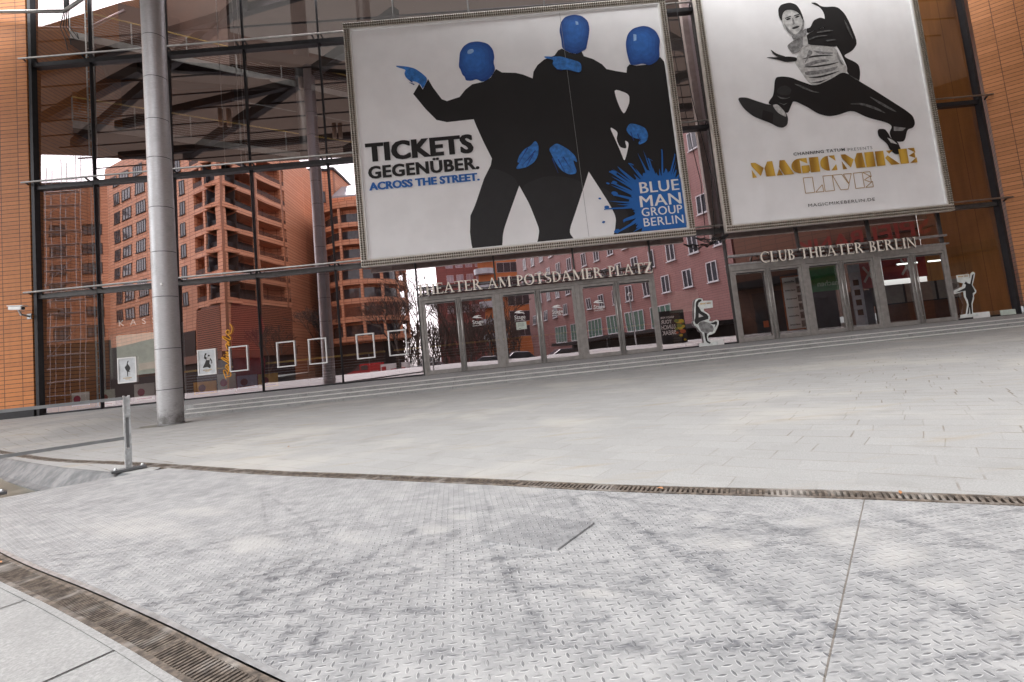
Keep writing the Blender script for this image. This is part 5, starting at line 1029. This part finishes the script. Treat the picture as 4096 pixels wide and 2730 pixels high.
for k, (a, b, z, y) in enumerate(((15.6,16.4,2.28,19.0), (17.1,17.6,2.3,19.3), (16.75,16.82,1.9,19.3))):
    t_ = thing('strip_light', ((a+b)/2, y, z), ['long lit strip light in front of the dark red banner', 'short lit strip light above the foyer counter', 'upright lit strip light above the foyer counter'][k], 'light')
    em = bpy.data.materials.get('lamp_glow')
    if not em:
        em = bpy.data.materials.new('lamp_glow'); em.use_nodes = True; em.node_tree.nodes['Principled BSDF'].inputs['Emission Color'].default_value = (.9,1,.95,1); em.node_tree.nodes['Principled BSDF'].inputs['Emission Strength'].default_value = 1.0
    m = MB(); m.box(a, b, y, y+.03, z, z+(.05 if k < 2 else .45)); m.build('tube', em, t_)
    m = MB(); m.box(a, b, y+.03, y+.06, z, z+(.06 if k < 2 else .45)); m.build('housing', M_DARK, t_)
# dark rear side of a large figure cut-out inside
fig = [(8.42,.05),(8.9,.05),(8.95,.7),(9.25,.95),(9.6,.55),(9.85,.5),(9.55,1.15),(9.3,1.75),(9.1,2.25),(8.8,2.4),(8.45,2.25),(8.25,1.7),(8.2,1.2),(8.45,.75)]
m = MB(); m.prism(fig, 18.5, 18.53); tag(m.build('figure_display', M_BLACK, origin=(8.8,18.5,0)), 'large black back of a figure display inside the first right door', 'display')
m = MB(); m.box(9.75, 9.93, 18.45, 18.49, .42, .66); tag(m.build('orange_box', plain('bright_orange', (.75,.16,.03), .5), origin=(9.84,18.45,.42)), 'small bright orange box beside the black figure display', 'box')
m = MB(); m.box(6.35, 7.5, 18.6, 18.64, 1.3, 2.1); tag(m.build('paper_sheet', M_GRN, origin=(6.9,18.6,1.3)), 'large pale green paper sheets taped inside the window by the handstand cutout', 'paper')
m = MB()
for k in range(12): m.tube((6.3,18.9,.1+.1*k),(8.1,18.9,.1+.1*k),.01,4)
for x in (6.3,6.9,7.5,8.1): m.tube((x,18.9,0),(x,18.9,1.25),.025,6)
tag(m.build('inner_railing', M_DARK, origin=(7.2,18.9,0)), 'dark inner railing behind the handstand cutout', 'railing')
# ================================================================== THE CITY BEHIND THE CAMERA (seen mirrored in the glass)
class Face:
    def __init__(s, p0, p1):
        s.p = Vector(p0); d = Vector(p1)-s.p; s.L = d.length; s.d = d.normalized(); s.n = Vector((-s.d.y, s.d.x))
        if s.n.y < 0: s.n = -s.n
    def P(s, u, w, z): q = s.p+s.d*u+s.n*w; return Vector((q.x, q.y, z))
    def box(s, m, u0, u1, w0, w1, z0, z1, mi=0):
        c = s.P((u0+u1)/2, (w0+w1)/2, (z0+z1)/2); m.obox(c, (s.d.x*(u1-u0)/2, s.d.y*(u1-u0)/2, 0), (s.n.x*(w1-w0)/2, s.n.y*(w1-w0)/2, 0), (0,0,(z1-z0)/2), mi)
def window(par, F, u, z, w, h, fr=M_WFR, pn=M_WIN, div=1, sill=True):
    m = MB(); t = .09
    F.box(m, u-w/2, u+w/2, .005, .07, z, z+t); F.box(m, u-w/2, u+w/2, .005, .07, z+h-t, z+h)
    for k in range(div+2):
        x = u-w/2+t/2+(w-t)*k/(div+1); F.box(m, x-t/2, x+t/2, .004, .072, z+t, z+h-t)
    if sill: F.box(m, u-w/2-.1, u+w/2+.1, .005, .16, z-.08, z-.005)
    o = m.build('window', fr, par); m = MB(); F.box(m, u-w/2+.02, u+w/2-.02, .006, .03, z+.02, z+h-.02); m.build('pane', pn, o)
def louvre(par, F, u0, u1, z0, z1, n):
    m = MB(); F.box(m, u0, u1, .004, .02, z0, z1, 1)
    for k in range(n):
        z = z0+(z1-z0)*(k+.5)/n; F.box(m, u0, u1, .02, .10, z-(z1-z0)/n*.28, z+(z1-z0)/n*.28, 0)
    m.build('louvre_screen', [plain('terracotta_slat', (.38,.14,.075), .6), M_DK], par)
GZ = -6.0; SZ = -1.0
# --- terraced corner building
FL, FR = Face((-58,-40),(-32.5,-25)), Face((-32.5,-25),(-29.9,-37))
b = thing('corner_building', (-40,-35,GZ), 'terracotta corner building with deep balconies, mirrored behind the steel column', 'building', 'buildings mirrored in the glass')
m = MB(); A = FL.P(0,0,0); B_ = FL.P(FL.L*.795,0,0); c1 = FL.P(FL.L*.795,-2.2,0); c2 = Vector((-34.6,-27.6,0)); c3 = Vector((-32.0,-36.6,0)); c4_ = FR.P(FR.L,0,0); 
m.column([A, B_, c1, c2, c3, c4_, (-30,-60,0), (-70,-60,0)], GZ, 33.4); m.build('wall', M_TERRA, b)
m = MB(); m.column([FL.P(FL.L*.795-.02,.05,0), FL.P(FL.L,.05,0), FR.P(FR.L,.05,0), c3, c2, c1], 29.3, 34.2); m.build('roof_parapet', M_TERRA, b)
m = MB(); m.column([FL.P(FL.L-.9,.02,0), (-32.45,-24.95,0), FR.P(.9,.02,0), (-33.1,-25.9,0)], GZ, 29.3); m.build('corner_pillar', M_TERRA, b)
for F, u in ((FL, FL.L*.80), (FL, FL.L*.885), (FR, FR.L-.7), (FR, FR.L*.5)):
    m = MB(); F.box(m, u-.22, u+.22, -.4, .02, 9, 29.3); m.build('pillar', M_TERRA, b)
for k in range(7):
    z = 9.5+2.82*k
    for F, u0, u1 in ((FL, FL.L*.795, FL.L-.05), (FR, .05, FR.L)):
        m = MB(); F.box(m, u0, u1, -2.3, .06, z-.32, z); F.box(m, u0, u1, -.12, .06, z, z+.38); m.build('balcony_slab', M_TERRA, b)
        m = MB()
        for j in range(5): F.box(m, u0, u1, -.04, .0, z+.48+.12*j, z+.53+.12*j)
        m.build('balcony_rail', M_DARK, b)
        m = MB(); F.box(m, u0+.3, u1-.3, -2.2, -2.15, z+.3, z+2.2); m.build('balcony_door', M_WIN if F is FR else M_DK, b)
for k in range(8):
    z = 9.9+2.82*k
    for t, w, dv in ((.10,1.7,2), (.20,2.6,2), (.335,2.6,3), (.46,2.2,2), (.60,2.4,2), (.72,1.2,1)): window(b, FL, FL.L*t, z, w, 1.75, M_CHAR, M_WIN, dv)
for F, u0, u1 in ((FL, FL.L*.80, FL.L-.9), (FR, .9, FR.L-.3)): louvre(b, F, u0, u1, 3.4, 8.9, 22)
m = MB(); FL.box(m, FL.L*.3, FL.L+.1, .01, .6, 2.4, 3.3); FR.box(m, -.1, FR.L, .01, .6, 2.4, 3.3); m.build('shop_canopy', M_TERRA2, b)
m = MB(); FL.box(m, FL.L*.3, FL.L, .005, .05, GZ, 2.4); FR.box(m, 0, FR.L, .005, .05, GZ, 2.4); m.build('shop_window', M_WIN, b)
m = MB(); FL.box(m, -.2, FL.L*.79, .006, .12, GZ, 6.4); m.build('added_dark_sheet', M_DK, b)  # dark sheet added so its dark reflection lets the ticket booth show
m = MB(); m.column([FL.P(FL.L-5,.0,0), (-32.5,-25,0), FR.P(FR.L,0,0), c3, c2, c1], GZ, 9.1); m.build('lower_wall', M_TERRA2, b)
# --- left block with scaffolding
F0 = Face((-75,-41),(-58.5,-43)); b = thing('scaffolded_block', (-66,-46,GZ), 'terracotta block mirrored behind scaffolding in the first panes at left', 'building', 'buildings mirrored in the glass')
m = MB(); m.column([F0.P(0,0,0), F0.P(F0.L,0,0), (-58,-60,0), (-76,-60,0)], GZ, 31.5); m.build('wall', M_TERRA, b)
for k in range(8):
    for u in (4, 8.5, 13): window(b, F0, u, 2+3.1*k, 2.2, 1.7, M_CHAR, M_WIN, 2)
m = MB(); m.column([F0.P(-1,.5,0), F0.P(F0.L+1,.5,0), (-58,-60,0), (-76,-60,0)], 31.5, 32.1); m.build('roof', M_CHAR, b)
t = thing('scaffolding', (-68,-39,GZ), 'pale metal scaffolding rising above the roof, mirrored far left', 'scaffolding')
m = MB()
for i in range(6):
    for w in (1.2, 2.3):
        p = F0.P(2.5+2*i, w, GZ); m.tube(p, p+Vector((0,0,34+(i%3)*1.2-GZ)), .05, 4)
m.build('standard', M_STEEL, t); m = MB()
for k in range(17):
    for w in (1.2, 2.3): m.tube(F0.P(2, w, 2*k), F0.P(13, w, 2*k), .045, 4)
m.build('ledger', M_STEEL, t); m = MB()
for k in range(16): m.tube(F0.P(2.5+2*(k%5), 2.35, 2*k), F0.P(4.5+2*(k%5), 2.35, 2*k+2), .04, 4)
m.build('brace', M_STEEL, t); m = MB()
for k in range(16): F0.box(m, 2.5, 12.5, 1.25, 2.25, 2*k+.03, 2*k+.07)
m.build('deck_board', M_STEEL, t)
m = MB(); F0.box(m, -.2, F0.L+.1, .08, .4, GZ, 7.5); b0_ = [o for o in COL.objects if o.name == 'scaffolded_block'][0]; m.build('added_dark_sheet', M_DK, b0_)  # dark sheet added to darken the reflection in the first panes
# --- louvred tower and glazed neighbour
F2 = Face((-36.5,-50),(-27.6,-52)); b = thing('louvred_tower', (-32,-54,GZ), 'narrow terracotta tower with louvred strips mirrored beside the large billboard', 'building', 'buildings mirrored in the glass')
m = MB(); m.column([F2.P(0,0,0), F2.P(F2.L,0,0), (-27,-64,0), (-37,-64,0)], GZ, 34.2); m.build('wall', M_TERRA, b)
for u in (2.2, 4.6):
    for k in range(9): louvre(b, F2, u-.7, u+.7, 3+3.2*k, 5.2+3.2*k, 9)
for k in range(9): window(b, F2, 7.2, 3+3.2*k, 1.3, 1.9, M_CHAR, M_WIN, 1)
m = MB(); m.column([F2.P(-.3,.3,0), F2.P(F2.L+.3,.3,0), (-27,-64,0), (-37,-64,0)], 34.2, 34.7); m.build('roof', M_CHAR, b)
F2b = Face((-27.4,-50),(-21,-50)); b = thing('glazed_roof_block', (-24,-53,GZ), 'terracotta block with a sloping glass roof mirrored beside the large billboard', 'building', 'buildings mirrored in the glass')
m = MB(); m.box(-27.4,-20,-62,-50,GZ,28.3); m.build('wall', M_TERRA, b)
for k in range(8):
    for u in (1.6, 4.6): window(b, F2b, u, 3+3.1*k, 1.5, 1.9, M_CHAR, M_WIN, 1)
m = MB(); m.column([(-27.4,-50.0),(-20,-50.0),(-20,-62),(-27.4,-62)], 28.3, 28.6); m.poly([(-27.4,-50,28.6),(-20,-50,28.6),(-20,-56,32.5),(-27.4,-56,32.5)]); m.poly([(-20,-62,28.6),(-27.4,-62,28.6),(-27.4,-56,32.5),(-20,-56,32.5)]); m.build('glass_roof', plain('roof_glazing', (.30,.34,.38), .15), b)
# --- round balcony building
b = thing('round_building', (-21,-46,GZ), 'round fronted terracotta building with curved balconies mirrored above the red van', 'building', 'buildings mirrored in the glass')
RC = Vector((-21.5,-46)); RR = 6.9
m = MB(); m.lathe((RC.x, RC.y, 0), [(RR-1.3, GZ), (RR-1.3, 24), (0, 24)], 48); m.build('wall', M_TERRA, b)
m = MB(); m.lathe((RC.x, RC.y, 0), [(RR-1.29, 23.2), (RR+.2, 23.2), (RR+.2, 24.1), (0, 24.4)], 48); m.build('roof', M_TERRA, b)
for k in range(7):
    z = 3.6+2.8*k
    m = MB(); m.lathe((RC.x, RC.y, 0), [(RR-1.29, z-.3), (RR+.05, z-.3), (RR+.05, z+.45), (RR-.1, z+.45), (RR-.1, z), (RR-1.29, z)], 48); m.build('balcony_slab', M_TERRA, b)
    m = MB(); m.lathe((RC.x, RC.y, 0), [(RR-1.27, z+.25), (RR-1.27, z+2.1)], 48); m.build('balcony_window', M_WIN, b)
for k in range(14):
    a = 2*math.pi*k/14; m = MB(); x, y = RC.x+(RR-.15)*math.cos(a), RC.y+(RR-.15)*math.sin(a); m.box(x-.2, x+.2, y-.2, y+.2, 3.3, 23.2); m.build('pillar', M_TERRA, b)
m = MB()
for k in range(24): m.lathe((RC.x, RC.y, 0), [(RR+.02, 6.5+.12*k), (RR+.05, 6.53+.12*k), (RR+.02, 6.56+.12*k)], 40)
m.build('louvre_band', plain('terracotta_slat', (.38,.14,.075), .6), b)
m = MB(); m.lathe((RC.x, RC.y, 0), [(RR-1.28, GZ), (RR-1.28, 3)], 48); m.build('shop_front', M_DK, b)
F3 = Face((-30,-45),(-24,-43)); 
# --- dark red tower far away
F4 = Face((-14.5,-85),(-2.5,-86.5)); b = thing('brick_tower', (-8,-92,GZ), 'distant dark red brick tower mirrored above the first letters of the left sign', 'building', 'buildings mirrored in the glass')
m = MB(); m.column([F4.P(0,0,0), F4.P(F4.L,0,0), (-2,-104,0), (-15,-104,0)], GZ, 52); m.build('wall', M_TOWER, b)
for k in range(11):
    for u in (3.2, 5.6, 8.0, 10.4):
        if k > 1: window(b, F4, u, 2+3.7*k, 1.7, 1.9, plain('lilac_window_frame', (.5,.45,.52), .4), plain('lilac_pane', (.30,.27,.33), .1), 1, False)
m = MB(); m.column([F4.P(0,.2,0), F4.P(F4.L,.2,0), (-2,-104,0), (-15,-104,0)], 52, 52.8); m.build('roof', M_CHAR, b)
# --- orange block with rounded balconies
F5 = Face((-3.6,-64),(5.8,-67)); b = thing('orange_balcony_block', (1,-70,GZ), 'bright orange block with rounded glass balconies mirrored above the letter O', 'building', 'buildings mirrored in the glass')
m = MB(); m.column([F5.P(0,0,0), F5.P(F5.L,0,0), (7,-80,0), (-3,-80,0)], GZ, 36); m.build('wall', plain('orange_render', (.55,.20,.07), .6, 0, .1, 1), b)
for k in range(10):
    z = 2+3.3*k; window(b, F5, 6.6, z, 4.6, 2.3, M_STEEL, M_WIN, 2, False)
    m = MB(); c = F5.P(1.2, .2, z); m.lathe((c.x, c.y, c.z), [(0,-.3),(2.1,-.3),(2.1,.95),(2.0,.95),(2.0,0),(0,0)], 20); m.build('balcony', plain('balcony_glass', (.45,.5,.55), .15), b)
# --- long red brick hotel
F6 = Face((3.9,-50),(20.3,-6.6)); b = thing('brick_hotel', (14,-30,GZ), 'long red brick hotel with white framed windows mirrored over the left doors', 'building', 'buildings mirrored in the glass')
m = MB(); m.column([F6.P(0,0,0), F6.P(F6.L,0,0), (44,-16,0), (28,-60,0)], GZ, 30); m.build('wall', M_BRICK, b)
rw_ = random.Random(11)
for k in range(8):
    z = 4.0+3.05*k
    for i in range(14):
        u = 2.2+3.2*i+(1.3 if k % 2 else 0)
        if u < F6.L-1.2: window(b, F6, u, z, 1.25, 1.75, M_WFR, M_WIN, 1)
for i in range(6): window(b, F6, 13+4.6*i, .55, 3.4, 2.3, M_WFR, plain('green_pane', (.10,.17,.14), .08), 3)
m = MB(); F6.box(m, 16, F6.L, .0, 3.2, .05, .42); m.build('entrance_canopy', M_DARK, b)
m = MB(); F6.box(m, 16, F6.L-.5, .01, .06, GZ, .05); m.build('shop_front', M_DK, b)
# --- casino block at the right
F7 = Face((20.4,-6.4),(33,7)); b = thing('casino_block', (30,-4,GZ), 'dark brown casino block with red sign letters mirrored above the right doors', 'building', 'buildings mirrored in the glass')
m = MB(); m.column([F7.P(0,0,0), F7.P(F7.L,0,0), (50,-8,0), (38,-24,0)], GZ, 17); m.build('wall', M_BROWN, b)
m = MB(); F7.box(m, -.2, F7.L, .0, 2.0, 3.3, 3.8); m.build('canopy', M_CHAR, b)
for u in (2.5, 6, 9.5, 13): 
    m = MB(); F7.box(m, u-1.3, u+1.3, .01, .05, -.5, 2.9); m.build('glazed_door', M_WIN, b)
m = MB(); text(m, 'SPIELBANK', 0, 8.0, 0, 1.15, 0, 0, .02)
m.v = [tuple(F7.P(12.6-x, .35, 5.1+z)) for x, y, z in m.v]; m.build('red_letters', M_REDL, b)
m = MB(); F7.box(m, 4.4, 12.8, .05, .3, 5.5, 5.6); m.build('letter_rail', M_DARK, b)
for o in COL.objects:
    if o.parent is None and o.get('group') == 'buildings mirrored in the glass' or o.name == 'scaffolding': o.location.z += .025*(17.5-o.location.y)
# --- street things
def tree(x, y, h, label, seed):
    rr = random.Random(seed); z0 = G(x, y); z0 = max(z0, SZ)
    t = thing('bare_tree', (x, y, z0), label, 'tree', 'bare trees mirrored in the glass')
    tr, cr_ = MB(), MB()
    def grow(p, d, L, r, lev):
        r = max(r, .016); q = p+d*L; (tr if lev < 2 else cr_).tube(p, q, r, 6 if lev < 2 else 3, r2=r*.7, cap=False)
        if lev >= 7: return
        for k in range(3 if lev in (1, 2, 3, 5) else 2):
            ax = Vector((rr.uniform(-1,1), rr.uniform(-1,1), rr.uniform(-.2,.4))); nd = (d*1.0+ax*.62).normalized()
            grow(q, nd, L*rr.uniform(.62,.86), r*.62, lev+1)
    grow(Vector((x, y, z0)), Vector((0,0,1)), h*.27, h*.017, 0)
    tr.build('trunk', M_BARK, t); cr_.build('crown', M_BARK, t)
spots = [(-20.5,-24,9.5,'bare tree mirrored against the round building'), (-12.6,-26,11,'tall bare tree mirrored just left of the first door'), (-9.8,-23,11.5,'bare tree mirrored in the first door leaf'), (-6.9,-27,11,'bare tree mirrored in the second door leaf'), (-4.2,-24,10,'bare tree mirrored in the third door leaf'), (-1.5,-30,10,'bare tree mirrored deep behind the third door leaf'), (-26.5,-22,8,'small bare tree mirrored beside the dark mirrored pillar'), (-14.5,-34,12,'bare tree mirrored against the pale sky gap')]
for i, (x, y, h, lb) in enumerate(spots): tree(x, y, h, lb, i+3)
m = MB(); rr = random.Random(9)
for k in range(2600):
    x = rr.uniform(-24, 2); y = rr.uniform(-62, -44); h = 7.5*rr.random()**.7
    a = Vector((x, y, SZ+h)); m.tube(a, a+Vector((rr.uniform(-.8,.8), rr.uniform(-.4,.4), rr.uniform(.6,2.0))), .06, 3, cap=False)
tag(m.build('thicket', M_BARK), 'dark leafless thicket mirrored behind the bare trees', 'thicket', kind='stuff')
def wheels(t, xs, ys, z, r):
    for x in xs:
        for y in ys:
            m = MB(); m.tube((x, y-.1, z+r), (x, y+.1, z+r), r, 14); w = m.build('wheel', M_RUBBER, t); m = MB(); m.tube((x, y-.11, z+r), (x, y+.11, z+r), r*.55, 10); m.build('rim', M_STEEL, w)
z = SZ
t = thing('red_van', (-20.5,-38.6,z), 'red delivery van mirrored low in the pane beside the left doors', 'van')
m = MB(); m.prism([(-22.9,z+.35),(-18.2,z+.35),(-18.2,z+2.35),(-21.0,z+2.4),(-21.9,z+1.5),(-22.9,z+1.15)], -39.6,-37.7); m.build('body', M_VAN, t, bevel=.05)
m = MB(); m.prism([(-21.85,z+1.5),(-21.1,z+1.5),(-21.1,z+2.2),(-21.15,z+2.2)], -37.69,-37.66); m.prism([(-20.9,z+1.5),(-20.0,z+1.5),(-20.0,z+2.15),(-20.9,z+2.15)], -37.69,-37.66); m.build('side_window', M_WIN, t)
m = MB(); text(m, 'CITY', -19.7,-18.5, z+.9, z+1.25, -37.68, 0, .02, 1, True); m.build('lettering', M_WHITE, t)
wheels(t, (-21.9,-19.1), (-39.4,-37.8), z, .34); t.location += Vector((1.35, 3.4, 0))
t = thing('box_trailer', (-16.2,-38.6,z), 'white box trailer mirrored directly right of the red van', 'trailer')
m = MB(); m.box(-18.0,-14.3,-39.7,-37.7,z+.7,z+2.0); m.build('box', M_WHITE, t, bevel=.03); m = MB(); m.box(-17.8,-17.2,-37.69,-37.66,z+.9,z+1.7); m.box(-16.6,-14.6,-37.69,-37.66,z+1.1,z+1.25); m.build('lettering', M_VAN, t); wheels(t, (-16.8,-15.6), (-39.5,-37.9), z, .32); t.location += Vector((1.05, 3.4, 0))
def car(x, y, label, mt, rot):
    z = max(SZ, G(x, y)); t = thing('parked_car', (x, y, z), label, 'car', 'parked cars mirrored in the doors')
    m = MB(); m.prism([(x-2.1,z+.3),(x+2.1,z+.3),(x+2.15,z+.75),(x+1.2,z+.92),(x+.6,z+1.42),(x-.9,z+1.45),(x-1.7,z+.95),(x-2.1,z+.85)], y-.85, y+.85); m.build('body', mt, t, bevel=.12)
    m = MB(); m.prism([(x-1.45,z+.95),(x+1.0,z+.95),(x+.55,z+1.36),(x-.85,z+1.38)], y-.86, y+.862); m.build('side_window', M_WIN, t)
    wheels(t, (x-1.35, x+1.35), (y-.78, y+.78), z, .31); t.rotation_euler.z = R(rot)
for a in ((-7.2,-17,'dark car mirrored in the second door leaf',M_CAR,8), (1.2,-15,'dark blue car mirrored low in the fourth door leaf',plain('dark_blue_car_paint', (.02,.025,.04), .2),-12), (6.2,-15.5,'dark car mirrored in the fifth door leaf',M_CAR,-15), (-1.6,-18,'black car mirrored in the third door leaf',M_CAR,5)): car(*a)
t = thing('street_lamp', (10.6,-5,G(10.6,-5)), 'slim grey street lamp mirrored in the sixth door leaf', 'street lamp')
z = G(10.6,-5); m = MB(); m.tube((10.6,-5,z),(10.6,-5,z+3.9),.06,8,.045); m.build('pole', M_STEEL, t); m = MB(); m.lathe((10.6,-5,z+3.9),[(.05,0),(.16,.12),(.16,.3),(.0,.36)],12); m.build('lamp_head', M_STEEL, t)
t = thing('advert_panel', (12.3,-1,G(12,-1)), 'tall food advert with white mirrored lettering seen right of the sixth door leaf', 'advert')
m = MB(); m.box(11.5,13.3,-1.1,-1.0,-.2,2.5); m.build('panel', M_INK2, t)
m = MB(); 
for s_, z0, z1 in (('READY FOR', 1.95, 2.10), ('YOUR', 1.55, 1.85), ('LUNCH', 1.15, 1.45), ('BREAK', .75, 1.05)): text(m, s_, 11.55, 12.55 if len(s_) > 4 else 12.35, z0, z1, 0, 0, .02, 1, True)
m.v = [(x, -.99, z) for x, y, z in m.v]; m.build('lettering', M_WHITE, t)
m = MB(); rr = random.Random(2)
for k in range(16):
    a = rr.uniform(0, 6.28); x, zc, r = 12.85+rr.uniform(-.25,.3), rr.uniform(.2,2.2), rr.uniform(.10,.22); m.poly([(x+r*math.cos(2*math.pi*i/9), -.985+.001*k, zc+r*.7*math.sin(2*math.pi*i/9)) for i in range(9)], k % 3)
m.build('food_picture', [plain('pasta_yellow', (.65,.5,.05), .6), plain('tomato', (.5,.12,.05), .6), plain('herb', (.2,.28,.06), .6)], t)
for k in range(7):
    x = -9+3*k; y = -9; z = G(x, y); t = thing('bollard', (x, y, z), ['dark bollard mirrored left of the doors, first of the row','dark bollard mirrored left of the doors, second of the row','dark bollard mirrored in the first door','dark bollard mirrored in the second door pair','dark bollard mirrored between the door pairs','dark bollard mirrored in the third door pair','dark bollard mirrored right of the left doors'][k], 'bollard', 'bollards mirrored in the glass')
    m = MB(); m.lathe((x,y,z), [(.07,0),(.07,.85),(.05,.92),(0,.94)], 10); m.build('post', M_CHAR, t)
# ================================================================== SMALL LITTER
lf = [((.78,2.80),'brown leaf caught on the far drain grate at right'),((1.75,2.33),'orange leaf in the far drain near the right edge'),((-2.75,2.79),'brown leaf on the near drain grate at the left edge'),((-2.6,6.0),'brown leaf on the paving beyond the far drain')]
for i, ((x, y), lb) in enumerate(lf):
    rr = random.Random(i); z = G(x, y)+.012; a = rr.uniform(0, 6.28); L, w = .022, .007
    c, s_ = math.cos(a), math.sin(a); m = MB()
    f = lambda u, v, h: (x+u*c-v*s_, y+u*s_+v*c, z+h)
    m.poly([f(-L,0,0), f(-L*.3,w,.006), f(L*.5,w*.7,.008), f(L,0,.002)]); m.poly([f(L,0,.002), f(L*.5,-w*.7,.004), f(-L*.3,-w,.003), f(-L,0,0)])
    tag(m.build('dry_leaf', M_LEAF, origin=(x,y,z)), lb, 'leaf', 'dry leaves on the ground')
